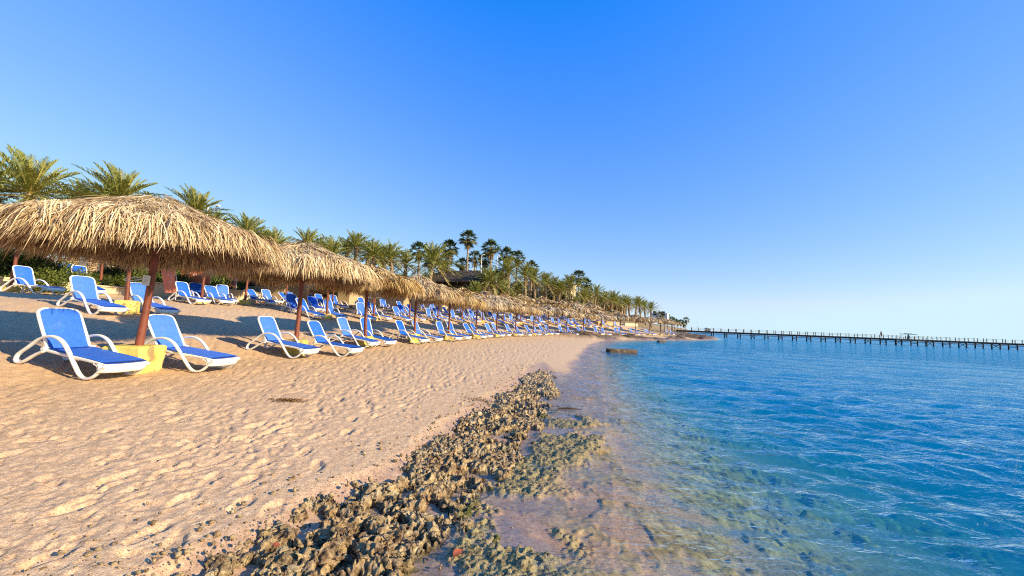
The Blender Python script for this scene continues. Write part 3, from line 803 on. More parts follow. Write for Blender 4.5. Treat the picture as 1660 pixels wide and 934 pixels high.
def back_meshes():
    # built lying flat from its hinge (x runs away from the hinge), then turned up
    b = MB(); L = .76; h = HW - .03; c = .10
    P = [(0, -h, 0), (.2, -h, .0), (.45, -h, .012), (L - c, -h + .004, .02), (L - .03, -h + .035, .022), (L, -h + c, .022), (L + .004, 0, .024), (L, h - c, .022), (L - .03, h - .035, .022), (L - c, h - .004, .02), (.45, h, .012), (.2, h, 0), (0, h, 0)]
    pts = catmull(P, 4)
    b.tube(pts, [.024] * len(pts), 8)
    b.tube([(.0, -h, 0), (.0, h, 0)], .018, 6)
    for sy in (-1, 1): b.tube([(.01, sy * (h - .02), 0), (.01, sy * (HW + .035), 0)], .036, 10)
    bf = b.mesh('backrest'); bf.materials.append(M['white_plastic'])
    n = 14; V = []; xs = np.linspace(.0, L - .002, n)
    for s_ in (.004, -.004):
        for xv in xs:
            w = h - .01
            if xv > L - c: w = h - c + math.sqrt(max(0, c * c - (xv - (L - c)) ** 2)) - .01
            for jj in range(9):
                f = jj / 4 - 1
                V.append((xv, f * w, .012 * (xv / L) + s_ - .016 * (1 - f * f)))
    F = []
    for i in range(n - 1):
        for jj in range(8):
            a = i * 9 + jj; F.append([a, a + 1, a + 10, a + 9]); q = a + n * 9; F.append([q, q + 9, q + 10, q + 1])
    b = MB(); b.raw(V, F, 0, True); fb = b.mesh('back_fabric'); fb.materials.append(M['blue'])
    return bf, fb
SFL, SFR, BED, SEAT = side_frame(-1), side_frame(1), bed_mesh(), seat_mesh()
BACK, BFAB = back_meshes()
def lounger(x, y, yaw, label, group, ang=58, tilt=.09, z=None, near=True):
    z = gz(x + .9 * math.cos(yaw), y + .9 * math.sin(yaw)) if z is None else z
    t = empty('sun_lounger', (x + .0, y, z), yaw, label, 'sun lounger', group)
    # the ground falls towards the foot end
    z0 = gz(x, y); z1 = gz(x + 1.8 * math.cos(yaw), y + 1.8 * math.sin(yaw))
    tl = math.atan2(z0 - z1, 1.8); t.location.z = z0 + .0; t.rotation_euler = (0, tl, yaw)
    add('side_frame', SFL, None, t); add('side_frame', SFR, None, t)
    add('bed_frame', BED, None, t); add('seat', SEAT, None, t)
    k = add('backrest', BACK, None, t); k.location = (.60, 0, .325); k.rotation_euler = (0, -(math.pi - R_(ang)), 0)
    f = add('back_fabric', BFAB, None, k)
    return t
def along(poly, s):
    for (ax, ay), (bx, by) in zip(poly[:-1], poly[1:]):
        L = math.hypot(bx - ax, by - ay)
        if s <= L: return ax + (bx - ax) * s / L, ay + (by - ay) * s / L, (bx - ax) / L, (by - ay) / L
        s -= L
# --- waterfront row
G1 = 'thatched parasols in the row nearest the water'
GL = 'sun loungers under the row of parasols nearest the water'
row = ROW1[2:21]
row_pts = [(-8.4, 3.1)] + row
for i, (px_, py_) in enumerate(row_pts):
    lod = 'near' if i < 3 else ('mid' if i < 9 else 'far')
    if i == 0: lab = 'thatched parasol just outside the left edge, nearer than all others'
    elif i == 1: lab = 'large golden thatched parasol in front at left, white notice on its pole'
    else: lab = 'thatched parasol, %s from the front in the row nearest the water' % ORD[i - 1]
    t = parasol(px_, py_, lod, lab, G1, 1.0 if i < 4 else random.uniform(.92, 1.03), 0 if i == 1 else (1 if i < 7 else 2),
                lean=(0, R_(3.2)) if i == 1 else (R_(random.uniform(-1.5, 1.5)), R_(random.uniform(-.5, 2.2))), var=0 if i == 1 else None,
                prz=.12 if i == 1 else random.uniform(.2, .5))
    if i == 1:
        P1 = t; k_ = [q for q in bpy.data.objects if q.parent == t and q.name.split('.')[0] in ('thatch_canopy', 'rafter_frame')]
        for q in k_: q.location.x = .17; q.scale = (.95, .95, .985)
    if i == 0: continue
    jx = 0 if i < 3 else random.uniform(-.15, .15)
    dx_, dy_ = (row_pts[i + 1][0] - px_, row_pts[i + 1][1] - py_) if i + 1 < len(row_pts) else (dx_, dy_)
    L = math.hypot(dx_, dy_); tx, ty = dx_ / L, dy_ / L
    base_yaw = math.atan2(ty, tx) - math.pi / 2 - (.05 if i > 2 else 0)
    if i > 11 and random.random() < .35: continue
    offs = {1: [(-1.22, -.50, -.16), (-.58, .82, -.10)], 2: [(-.95, -.40, -.19), (-.15, .85, -.18)]}.get(i)
    if offs:
        LL = [(px_ + a, py_ + b, c) for a, b, c in offs]
    else:
        LL = []
        for sgn in (-1, 1):
            a = sgn * .78 + random.uniform(-.08, .08); bk = -.85 + random.uniform(-.2, .2)
            yw = base_yaw + random.uniform(-.12, .08)
            LL.append((px_ + tx * a + math.cos(base_yaw) * bk, py_ + ty * a + math.sin(base_yaw) * bk, yw))
    for j, (a, b, c) in enumerate(LL):
        nm = {(1, 0): 'blue and white lounger in front of the yellow planter, nearest of all',
              (1, 1): 'blue and white lounger just beyond the chipped yellow planter in front'}.get((i, j),
              'blue and white lounger on the %s side of the %s waterfront parasol' % (('near', 'far')[j], ORD[i - 1]))
        lounger(a, b, c, nm, GL, ang=random.choice([50, 54, 58, 62, 66]) if i > 2 else 57)
# the notice tied to the first pole
b = MB(); b.box(-.055, .055, -.008, .0, 0, .19); nt = add('paper_notice', b.mesh('paper_notice'), M['paper'], P1)
nt.location = (.115, -.085, 1.62); nt.rotation_euler = (0, R_(3), .5)
b = MB(); b.tube(catmull([(-.07, .06, 1.75), (-.28, -.05, 1.70), (-.2, -.16, 1.74), (.0, -.085, 1.76), (.09, -.07, 1.76)], 4), .008, 5)
add('tie_cord', b.mesh('tie_cord'), M['paper'], P1)
b = MB()
for i in range(5): b.box(-.035, .03 - .01 * (i % 2), -.0105, -.0095, .04 + i * .025, .047 + i * .025)
q = add('printed_lines', b.mesh('printed_lines'), M['metal_grey'], nt)
# --- the rows behind
def rail(off, n0=2):
    P = ROW1[n0:22]; out = []
    for i, (a, b) in enumerate(P):
        c = P[min(i + 1, len(P) - 1)]; d = P[max(i - 1, 0)]
        tx, ty = c[0] - d[0], c[1] - d[1]; L = math.hypot(tx, ty)
        out.append((a - ty / L * off, b + tx / L * off))
    return out
def at(px, py, Y):
    """the point at depth Y that stands in the direction px, py of the photograph (1660 x 934)"""
    d = Fv + Rv * ((px - 830) / FPX) + Uv * ((467 - py) / FPX)
    t = Y / d.y
    return d.x * t, Y, EYE + d.z * t
def rail_dir(x, y):
    best = min(range(2, 21), key=lambda i: (ROW1[i][0] - x) ** 2 + (ROW1[i][1] - y) ** 2)
    a, b = ROW1[best - 1], ROW1[best + 1]; L = math.hypot(b[0] - a[0], b[1] - a[1]); return (b[0] - a[0]) / L, (b[1] - a[1]) / L
R2 = rail(6.1); R3_ = rail(11.0)
second = [(-12.6, 13.0)] + [along(R2, s_)[:2] for s_ in [14.6 + 4.5 * i for i in range(14)]]
third = [at(18, 455, 15.6)[:2], at(93, 440, 19.5)[:2], at(163, 455, 20.5)[:2], at(327, 483, 20.5)[:2], at(397, 492, 23.5)[:2], at(462, 495, 28)[:2]] + [along(R3_, s_)[:2] for s_ in [21.5 + 4.9 * i for i in range(12)]]
for nm, pts_ in (('second', second), ('third', third)):
    for i, (a, b) in enumerate(pts_):
        tx, ty = rail_dir(a, b)
        if i > 5: a += random.uniform(-.3, .3); b += random.uniform(-.5, .5)
        d = math.hypot(a, b)
        parasol(a, b, 'mid' if d < 36 else 'far', 'thatched parasol, %s from the front in the %s row from the water' % (ORD[i], nm), 'thatched parasols in the %s row' % nm,
                .88 + .16 * random.random(), 1 if (nm == 'second' and i == 0) else 2, (R_(random.uniform(-2, 2)), R_(random.uniform(-2, 2))), prz=random.random())
        by = math.atan2(ty, tx) - math.pi / 2
        for j, sgn in enumerate((-1, 1)):
            if nm == 'third' and i in (0, 1): continue
            if i > 1 and random.random() < (.10 if nm == 'second' else .12): continue
            aa = sgn * .85 + random.uniform(-.12, .12); bk = -1.0 + random.uniform(-.4, .4)
            lounger(a + tx * aa + math.cos(by) * bk, b + ty * aa + math.sin(by) * bk, by + random.uniform(-.4, .2),
                    'blue lounger on the %s side of the %s parasol in the %s row' % (('near', 'far')[j], ORD[i], nm), 'sun loungers in the %s row' % nm, ang=random.choice([48, 56, 60, 64]))

# ------------------------------------------------------------------ things behind the beach
def frond_crown(name, seed, nf, Lf, nl, ll, wl_, el_hi=86, el_lo=-18, k=9, wind=-.10, dead=.08, vee=.55):
    """date palm: arched ribs carrying two ranks of leaflets"""
    g = np.random.default_rng(seed); parts = []
    for i in range(nf):
        f = i / (nf - 1); a = i * 2.39996 + g.normal(0, .15)
        e = R_(el_hi + (el_lo - el_hi) * f ** 1.25 + g.normal(0, 6)); L = Lf * (.82 + .25 * g.random()) * (.85 + .2 * min(1, f * 2.2 + .15))
        t = np.linspace(0, 1, k + 1)
        h = np.array([math.cos(a), math.sin(a), 0])
        D0 = h * math.cos(e) + np.array([0, 0, math.sin(e)])
        sag = (.10 + .34 * math.cos(e) ** 2) * (1 + .25 * g.normal())
        P = D0[None] * (L * t)[:, None]; P[:, 2] -= sag * L * t ** 2.1; P[:, :2] += h[None, :2] * (.12 * L * t ** 2)[:, None]
        P[:, 0] += wind * L * t ** 2
        isdead = (f > 1 - dead)
        base_t = .05 if isdead else float(np.clip(.35 + .5 * g.random() - .12 * (f > .8), 0.2, .95))
        T = np.gradient(P, axis=0); T /= np.linalg.norm(T, axis=1, keepdims=True)
        sidev = np.cross(T, np.array([0, 0, 1.0])); sidev /= np.maximum(np.linalg.norm(sidev, axis=1, keepdims=True), 1e-5)
        rw = (.035 * (1 - t) + .008) * Lf / 2.8
        V = np.stack([P - sidev * rw[:, None], P + sidev * rw[:, None]], 1).reshape(-1, 3)
        b = np.arange(k) * 2; F = np.stack([b, b + 1, b + 3, b + 2], -1); parts.append((V, F, np.full(len(V), .10 if not isdead else .02)))
        ts = np.repeat(np.linspace(.14, .99, nl), 2); sg = np.tile([-1, 1], nl)
        def ip(Q): return np.stack([np.interp(ts, t, Q[:, c]) for c in range(3)], -1)
        p0, tv, sv = ip(P), ip(T), ip(sidev)
        nv = np.cross(sv, tv)
        d = tv * (.75 + .6 * ts)[:, None] + sv * (sg * (1.0 - .35 * ts))[:, None] + nv * vee * (.8 + .4 * g.random(len(ts)))[:, None]
        d = d + g.normal(0, .13, d.shape)
        prof = np.sin(np.pi * np.clip(ts * .9 + .08, 0, 1)) ** .6
        parts.append(strips(p0, d, ll * prof * (.8 + .4 * g.random(len(ts))), np.full(len(ts), wl_), .22 + .2 * g.random(len(ts)), 2,
                            np.clip(base_t + g.normal(0, .09, len(ts)), .13 if not isdead else 0, 1) * (1 if not isdead else .3), g, .5))
    V, F, T = join(parts)
    me = mesh_np(name, V, F, dict(tint=T), smooth=False); me.materials.append(M['date_leaf']); return me
def fan_crown(name, seed, nf, wl_=.09, k=2, skirt=1.0):
    g = np.random.default_rng(seed); parts = []
    for i in range(nf):
        f = i / (nf - 1); a = i * 2.39996 + g.normal(0, .2); e = R_(72 - 112 * f ** 1.1 + g.normal(0, 6))
        D0 = np.array([math.cos(a) * math.cos(e), math.sin(a) * math.cos(e), math.sin(e)]); L = .70 + .35 * g.random()
        P = np.stack([D0 * L * t - np.array([0, 0, .18 * L * t * t]) for t in (0, .5, 1.0)])
        sidev = np.cross(D0, [0, 0, 1.]); sidev /= np.linalg.norm(sidev) + 1e-6
        V = np.stack([P - sidev * .02, P + sidev * .02], 1).reshape(-1, 3); parts.append((V, np.array([[0, 1, 3, 2], [2, 3, 5, 4]]), np.full(6, .25)))
        ns = 15; an = np.linspace(-1.55, 1.55, ns); nv = np.cross(sidev, D0)
        d = D0[None] * np.cos(an)[:, None] + sidev[None] * np.sin(an)[:, None] + nv[None] * (.12 + .1 * np.abs(an))[:, None]
        tint = np.clip(.45 + .5 * g.random() + g.normal(0, .07, ns), .2, 1) * (1 if f < .85 else .3)
        parts.append(strips(np.repeat(P[2][None], ns, 0), d, (.62 + .2 * g.random(ns)) * (1 - .12 * np.abs(an)), np.full(ns, wl_), .30 + .5 * np.abs(an) / 1.5 * .6 + .1 * g.random(ns), 3, tint, g, .3))
    n = int(150 * skirt); tt = g.random(n) * 6.28; zz_ = -.2 - 1.1 * g.random(n)
    P0 = np.stack([.16 * np.cos(tt), .16 * np.sin(tt), zz_], -1); d = np.stack([np.cos(tt) * .5, np.sin(tt) * .5, -1 + 0 * tt], -1)
    parts.append(strips(P0, d, .5 + .35 * g.random(n), np.full(n, .11), .1 + 0 * tt, 2, .02 + .12 * g.random(n), g, 1.2))
    V, F, T = join(parts)
    me = mesh_np(name, V, F, dict(tint=T), smooth=False); me.materials.append(M['fan_leaf']); return me
def trunk_mesh(name, h, r0, r1, seed, rings=True, lean=.3, n=12):
    g = np.random.default_rng(seed); K = max(14, int(h * (9 if rings else 4))); pts = []; rad = []
    a = g.random() * 6.28
    for i in range(K + 1):
        t = i / K
        pts.append((lean * math.cos(a) * t * t, lean * math.sin(a) * t * t, t * h - .3 * (1 - t)))
        q = r0 + (r1 - r0) * t ** .8 + (.12 * r0 if t < .06 else 0)
        if rings: q *= 1 + .13 * ((i % 2) - .5) + .06 * g.normal()
        rad.append(q)
    b = MB(); b.tube(pts, rad, n, sm=not rings)
    if rings:      # cut leaf bases standing out all round
        for i in range(int(h * 26)):
            t = (i + g.random()) / (h * 26); an = i * 2.4; p = (lean * math.cos(a) * t * t, lean * math.sin(a) * t * t, t * h)
            q = (r0 + (r1 - r0) * t ** .8)
            x0, y0 = p[0] + math.cos(an) * q * .9, p[1] + math.sin(an) * q * .9
            b.tube([(x0, y0, p[2] - .07), (x0 + math.cos(an) * q * .28, y0 + math.sin(an) * q * .28, p[2] + .07)], [.055, .03], 4, sm=False)
    me = b.mesh(name); me.materials.append(M['bark'])
    return me, (lean * math.cos(a), lean * math.sin(a), h)
DC_N = [frond_crown('date_crown', s, 74, 3.1, 36, .60, .042) for s in (21, 22)]
DC_M = [frond_crown('date_crown', s, 60, 3.1, 22, .64, .075, k=6) for s in (23, 24, 25, 26)]
DC_F = [frond_crown('date_crown', s, 46, 3.1, 13, .66, .13, k=5) for s in (27, 28, 29)]
FC = [fan_crown('fan_crown', s, 54) for s in (31, 32)]
FC_F = [fan_crown('fan_crown', s, 26, .16, skirt=.5) for s in (33, 34)]
TR = {}
def palm(px, py, Y, label, group, kind='date', sc=1.0, base=None, lod=None):
    x, y, z = at(px, py, Y)
    g0 = gz(x, y) - .1
    zc = z - ((1.1 if Y < 48 else .55) if kind == 'date' else .2) * sc          # the photo's crown centre lies above the growing point
    h = max(1.2, zc - g0)
    name = {'date': 'date_palm', 'fan': 'fan_palm'}[kind]
    t = empty(name, (x, y, g0), 0, label, 'palm tree', group)
    key = (kind, round(h * 2) / 2)
    if key not in TR:
        if kind == 'date': TR[key] = trunk_mesh('trunk', key[1], .27, .19, int(key[1] * 10), True, .25 + .05 * key[1])
        else: TR[key] = trunk_mesh('trunk', key[1], .22, .13, int(key[1] * 10) + 5, False, .15)
    me, top = TR[key]
    tr = add('trunk', me, None, t); tr.scale = (1, 1, h / key[1]); rz = random.random() * 6.28; tr.rotation_euler.z = rz
    tp = Vector(top); tp.rotate(Matrix.Rotation(rz, 3, 'Z').to_euler())
    d = math.hypot(x, y)
    lod = lod or ('n' if d < 45 else ('m' if d < 85 else 'f'))
    pool = {'date': {'n': DC_N, 'm': DC_M, 'f': DC_F}, 'fan': {'n': FC, 'm': FC, 'f': FC_F}}[kind][lod]
    c = add('crown', random.choice(pool), None, t)
    c.location = (tp.x, tp.y, h - .05); c.scale = (sc, sc, sc); c.rotation_euler.z = random.uniform(-.5, .5) + random.choice([0, 3.14 / 2, 3.14, 4.71]) * (lod != 'n')
    return t
GD = 'date palms along the back of the beach'; GF = 'dark fan palms on the rise behind the beach'
dates = [(-40, 285, 20, 'date palm cut by the left edge, highest fronds of all', .9), (70, 288, 19.5, 'big near date palm with dense windswept crown above the first parasol', .85),
         (132, 322, 27, 'date palm whose fan of fronds peeps out right of the big near crown', .9), (200, 306, 27, 'date palm rising behind the peak of the first parasol', .95),
         (313, 331, 31, 'date palm beside the white floodlight mast', .85), (390, 367, 36, 'date palm between the first and the second waterfront parasol', .9),
         (452, 391, 39, 'date palm, left one of the pair behind the second parasol', .85), (496, 386, 41, 'date palm, right one of the pair behind the second parasol', .85),
         (546, 404, 44, 'spreading date palm right of the second parasol peak', 1.0), (579, 396, 50, 'taller date palm close behind the spreading one', .9),
         (608, 412, 48, 'date palm above the third waterfront parasol', .85), (640, 415, 50, 'date palm with pale green fronds left of the broad tall one', 1.0),
         (697, 420, 52, 'broad upright date palm in front of the grey thatched restaurant', 1.25), (792, 453, 56, 'date palm growing against the restaurant roof', 1.0),
         (772, 472, 52, 'low date palm below the right end of the restaurant roof', .8), (826, 436, 64, 'tall date palm left of the cream balcony house', 1.15),
         (853, 444, 68, 'date palm standing before the cream balcony house', 1.05), (869, 450, 72, 'date palm just right of the cream balcony house', 1.0),
         (886, 456, 76, 'date palm near the gable of the second cream house', 1.0), (905, 466, 78, 'lower date palm in front of the second cream house', .95),
         (925, 460, 83, 'tall date palm below the dark bushy fan palm', 1.15), (944, 478, 86, 'date palm under the dark bushy fan palm', .95),
         (963, 474, 92, 'date palm before the yellow house', 1.1), (978, 482, 95, 'date palm at the right corner of the yellow house', 1.0),
         (990, 483, 98, 'first date palm of the even group past the yellow house', 1.1), (1001, 488, 101, 'second date palm of the even group past the yellow house', 1.05),
         (1011, 488, 104, 'third date palm of the even group past the yellow house', 1.05), (1021, 492, 106, 'fourth date palm of the even group past the yellow house', 1.0),
         (1030, 490, 109, 'fifth date palm of the even group past the yellow house', 1.05), (1039, 493, 111, 'sixth date palm of the even group past the yellow house', 1.0),
         (1047, 496, 113, 'last but one date palm before the white far house', 1.0), (1056, 498, 115, 'last big date palm, beside the white far house', 1.0),
         (165, 312, 29, 'date palm close left of the one behind the first peak', .8), (258, 338, 30, 'low date palm hidden behind the right slope of the first parasol', .8), (352, 360, 37, 'low date palm between mast and second parasol', .8),
         (420, 388, 40, 'low date palm left of the pair behind the second parasol', .85), (523, 402, 46, 'low date palm right of the second parasol peak', .85), (562, 402, 52, 'date palm filling the gap beside the spreading one', .9),
         (594, 408, 54, 'date palm with yellowish fronds above the third parasol', .9), (624, 416, 56, 'date palm in the middle of the thick palm group', .95), (660, 425, 56, 'date palm left of the broad upright one', .95),
         (718, 436, 60, 'date palm right of the broad upright one', .9), (814, 452, 66, 'date palm right of the restaurant roof', 1.0), (898, 462, 84, 'date palm between the two cream houses', 1.0),
         (914, 470, 88, 'date palm left of the tall one below the dark fan palm', 1.0), (953, 480, 98, 'date palm left of the yellow house front', 1.0), (970, 486, 103, 'date palm in front of the yellow house window', 1.0),
         (812, 470, 58, 'short date palm in the shade under the tall ones', .8), (932, 490, 84, 'short date palm hiding the foot of the second cream house', .8),
         (842, 470, 72, 'short date palm left of the cream balcony house door', .75)]
for a, b, c, lab, sc_ in dates: palm(a, b, c, lab, GD, 'date', sc_ * (.9 if c > 40 else 1))
fans = [(760, 382, 66, 'tallest slender fan palm on the skyline', 1.15), (681, 402, 64, 'dark fan palm behind the broad date palm', 1.2), (731, 398, 67, 'fan palm left of the tallest one', 1.2),
        (723, 418, 70, 'lower fan palm in the dark clump left of the tallest one', 1.1), (771, 414, 74, 'fan palm behind the terrace railing', 1.1), (797, 398, 68, 'shaggy fan palm right of the terrace railing', 1.2),
        (822, 410, 74, 'fan palm with wide dark head above the date palms', 1.3), (838, 414, 80, 'second dark fan palm head above the date palms', 1.2), (862, 430, 80, 'fan palm peeping over the balcony house', 1.1),
        (788, 418, 76, 'dense fan palm beneath the shaggy one', 1.1), (939, 446, 96, 'dark bushy fan palm standing above the row', 1.5), (950, 458, 100, 'fan palm touching the dark bushy one', 1.3),
        (700, 420, 72, 'fan palm in the dark clump behind the broad date palm', 1.1), (748, 425, 74, 'fan palm low behind the restaurant roof', 1.0)]
for a, b, c, lab, sc_ in fans: palm(a, b, c, lab, GF, 'fan', sc_, lod='m')
for i, (a, b, c) in enumerate([(1071, 509, 150), (1078, 511, 158), (1083, 513, 165), (1089, 517, 175), (1094, 519, 185), (1099, 521, 200), (1104, 521, 205), (1109, 524, 215), (1112, 517, 190), (1145, 533, 330), (1149, 534, 345)]):
    palm(a, b, c, 'tiny far palm on the headland, %s counted from the white house' % ORD[i], 'tiny far palms on the headland', 'fan', 1.25)

# shrubs, hedges and tufts at the foot of the palms
def shrub_mesh(name, seed, n, w, d, h, leaf):
    g = np.random.default_rng(seed)
    nc = 26; C = g.normal(0, 1, (nc, 3)); C /= np.linalg.norm(C, axis=1, keepdims=True); C *= (g.random(nc) ** .4)[:, None]
    C[:, 2] = np.abs(C[:, 2])
    idx = g.integers(0, nc, n); off = g.normal(0, .17, (n, 3))
    P = (C[idx] * .85 + off) * np.array([w / 2, d / 2, h]); P[:, 2] = np.maximum(P[:, 2], .02)
    D = P / np.array([w, d, h]) + g.normal(0, .45, (n, 3)); D[:, 2] += .35
    V, F, T = strips(P, D, leaf * (.6 + .8 * g.random(n)), np.full(n, leaf * .42), .2 + 0 * P[:, 0], 2, np.clip(.25 + .6 * g.random(nc)[idx] + g.normal(0, .12, n), 0, 1), g, 1.3)
    me = mesh_np(name, V, F, dict(tint=T), smooth=False); me.materials.append(M['shrub_leaf']); return me
SH = [shrub_mesh('foliage', 41, 5200, 2.2, 1.6, 1.1, .10), shrub_mesh('foliage', 42, 5200, 1.6, 1.5, 1.6, .11), shrub_mesh('foliage', 43, 4200, 3.2, 1.4, .8, .10)]
b = MB()
for i in range(7):
    a = i * .9; b.tube([(0, 0, -.1), (.25 * math.cos(a), .25 * math.sin(a), .35), (.5 * math.cos(a), .5 * math.sin(a), .8)], [.03, .02, .01], 5)
STEMS = b.mesh('stems'); STEMS.materials.append(M['driftwood'])
GS = 'shrubs on the terrace behind the beach'
def shrub(px, py, Y, k, sc, label, grp=GS):
    x, y, z = at(px, py, Y); z = gz(x, y) - .03
    t = empty('shrub', (x, y, z), random.random() * 6.28, label, 'shrub', grp); t.scale = (sc, sc, sc)
    add('foliage', SH[k], None, t); add('stems', STEMS, None, t)
for a, b_, c, k, s_, lab in [(40, 455, 17.5, 1, 1.3, 'tall light green shrub at the back left behind the dark blue lounger'), (62, 458, 17.2, 0, 1.0, 'round shrub between the tall light green one and the thick palm trunk'),
                       (95, 458, 18.5, 0, 1.0, 'yellow-green low shrub at the foot of the thick palm trunk'), (22, 450, 19, 1, 1.2, 'dark shrub at the left edge under the eaves'),
                       (120, 457, 20, 2, .8, 'long low shrub left of the rear facing lounger'), (160, 455, 22, 2, .8, 'low shrub left of the second row planter'),
                       (185, 452, 23, 1, 1.0, 'upright shrub behind the second row planter'), (212, 450, 24, 1, 1.3, 'tall bright green shrub seen beside the front pole'),
                       (243, 458, 24, 0, .9, 'shrub at the foot of the feather flag'), (285, 462, 24, 1, 1.0, 'dark shrub between feather flag and orange banner'),
                       (305, 464, 27, 0, .7, 'small yellow shrub in front of the orange banner'), (392, 466, 30, 1, 1.2, 'green shrub right of the red cloth'),
                       (430, 470, 33, 0, 1.0, 'shrub behind the second waterfront parasol, left one'), (470, 472, 36, 0, 1.0, 'shrub behind the second waterfront parasol, right one')]:
    shrub(a, b_, c, k, s_, lab)
for i in range(46):
    f = i / 46; off = random.uniform(16.5, 27)
    R3 = rail(off); q = along(R3, 18 + f * 96)
    if not q: continue
    x, y = q[0], q[1]
    t = empty('shrub', (x, y, gz(x, y) - .05), random.random() * 6.28, 'dark green bush on the slope under the palms, the %s counted from the left' % ORD2[i], 'shrub', 'bushes on the slope under the palms')
    s_ = random.uniform(.9, 1.9); t.scale = (s_, s_, s_ * random.uniform(.8, 1.2))
    add('foliage', random.choice(SH), None, t)

# ------------------------------------------------------------------ buildings
def house(name, px, py_base, Y, w, d, h, rz, label, storeys=2, wallk='cream_wall', gable=False, balc=True):
    x, y, z = at(px, py_base, Y); z = max(gz(x, y) - .6, z if Y > 130 else -9)
    t = empty(name, (x, y, z), rz, label, 'house')
    b = MB(); b.box(-w / 2, w / 2, 0, d, 0, h)
    # stepped parapet and a projecting stair tower
    b.box(-w / 2 - .08, w / 2 + .08, -.08, d + .08, h + .003, h + .25)
    if gable: b.box(w * .18, w * .42, .9, d * .6, h + .25, h + 1.5)
    add('wall', b.mesh('wall'), M[wallk], t)
    n = max(2, int(w / 3.0)); sh_ = h / storeys
    for s_ in range(storeys):
        for i in range(n):
            cx = -w / 2 + w * (i + .5) / n; z0 = s_ * sh_ + .75 + (.6 if s_ == 0 else .3)
            f = MB()
            for (a0, a1, c0, c1) in ((-.62, .62, -.08, 0), (-.62, .62, 1.45, 1.53), (-.62, -.54, 0, 1.45), (.54, .62, 0, 1.45), (-.03, .03, 0, 1.45)): f.box(cx + a0, cx + a1, -.10, .02, z0 + c0, z0 + c1)
            fo = add('window', f.mesh('window'), M['driftwood'], t)
            f = MB(); f.box(cx - .54, cx + .54, -.04, -.01, z0, z0 + 1.45); add('pane', f.mesh('pane'), M['glass_dark'], fo)
    for s_ in range(storeys):
        f = MB(); z0 = d * .3
        f.box(w / 2 - .01, w / 2 + .05, d * .3, d * .3 + 1.2, s_ * sh_ + 1.1, s_ * sh_ + 2.5); fo = add('window', f.mesh('window'), M['glass_dark'], t)
    if balc:
        f = MB(); f.box(-w / 2 + .3, w / 2 - .3, -1.5, -.085, sh_ + .35, sh_ + .5)
        for i in range(n + 1):
            cx = -w / 2 + .4 + (w - .8) * i / n; f.box(cx - .12, cx + .12, -1.48, -1.24, 0, sh_ + .35)
        add('balcony', f.mesh('balcony'), M[wallk], t)
        f = MB(); f.box(-w / 2 + .3, w / 2 - .3, -1.48, -1.42, sh_ + 1.3, sh_ + 1.38)
        for i in range(int(w / .3)): cx = -w / 2 + .32 + i * .3; f.box(cx, cx + .04, -1.46, -1.43, sh_ + .5, sh_ + 1.3)
        add('balcony_railing', f.mesh('balcony_railing'), M['timber_dark'], t)
    return t
house('beach_house', 875, 505, 88, 13, 8, 4.9, -.35, 'cream house with balcony behind the tall date palms', 2)
house('beach_house', 925, 508, 100, 10, 8, 4.8, -.3, 'plain cream house with shaded wall behind the lower date palms', 2, balc=False)
house('beach_house', 975, 508, 110, 11, 8, 4.9, -.45, 'yellow house right of the dark bushy fan palm', 2, 'ochre_wall', balc=True)
house('beach_house', 838, 500, 92, 9, 7, 4.6, -.3, 'cream house farthest left, mostly hidden by date palms', 2)
house('beach_house', 1068, 517, 150, 6.0, 5, 2.0, -.5, 'small white far house at the end of the palm row', 1, 'white_wall', balc=False)
# restaurant with a dark thatched hip roof
x, y, z = at(748, 462, 60); g0 = gz(x, y)
rs = empty('restaurant_pavilion', (x, y, g0), -.15, 'open restaurant under a wide dark grey thatched roof on the rise', 'restaurant')
ez = z - g0 + .2; b = MB(); w2, d2, rh = 5.4, 4.0, 1.9
V = []; NS = 7
for i in range(NS + 1):
    t = i / NS; a = w2 * (1 - t * .62); c = d2 * (1 - t * .85); zz_ = ez + rh * (1 - (1 - t) ** 1.25)
    m_ = 8
    for jj in range(4 * m_):
        s_, f = divmod(jj, m_); f = f / m_ * 2 - 1
        p_ = [(f * a, -c), (a, f * c), (-f * a, c), (-a, -f * c)][s_]
        V.append((p_[0] + random.uniform(-.06, .06), p_[1] + random.uniform(-.06, .06), zz_ + random.uniform(-.05, .05) - (.22 * random.random() if i == 0 else 0)))
k = 32; F = [[i * k + jj, i * k + (jj + 1) % k, (i + 1) * k + (jj + 1) % k, (i + 1) * k + jj] for i in range(NS) for jj in range(k)] + [[NS * k + jj for jj in range(k)], list(range(k))[::-1]]
b.raw(V, F); ro = add('roof', b.mesh('roof'), M['grey_thatch'], rs)
g = np.random.default_rng(5); n = 2600; tq = g.random(n); ss = g.integers(0, 4, n); ff = g.random(n) * 2 - 1
a = w2 * (1 - tq * .62); c = d2 * (1 - tq * .85); zz_ = ez + rh * (1 - (1 - tq) ** 1.25) + .03
P0 = np.where((ss == 0)[:, None], np.stack([ff * a, -c, zz_], -1), np.where((ss == 1)[:, None], np.stack([a, ff * c, zz_], -1), np.where((ss == 2)[:, None], np.stack([-ff * a, c, zz_], -1), np.stack([-a, -ff * c, zz_], -1))))
dd = np.array([[0, -1, -.4], [1, 0, -.4], [0, 1, -.4], [-1, 0, -.4]])[ss] + g.normal(0, .2, (n, 3))
V, F, T = strips(P0, dd, .35 + .35 * g.random(n), np.full(n, .07), .3 + 0 * tq, 2, g.random(n), g, .8)
add('roof_thatch', mesh_np('roof_thatch', V, F, dict(tint=T), smooth=False), M['grey_thatch'], ro)
for sx in (-.9, -.3, .3, .9):
    for sy in (-.85, .85):
        b = MB(); b.tube([(sx * w2, sy * d2, -.3), (sx * w2, sy * d2, ez + .1)], .11, 8); add('post', b.mesh('post'), M['timber_dark'], rs)
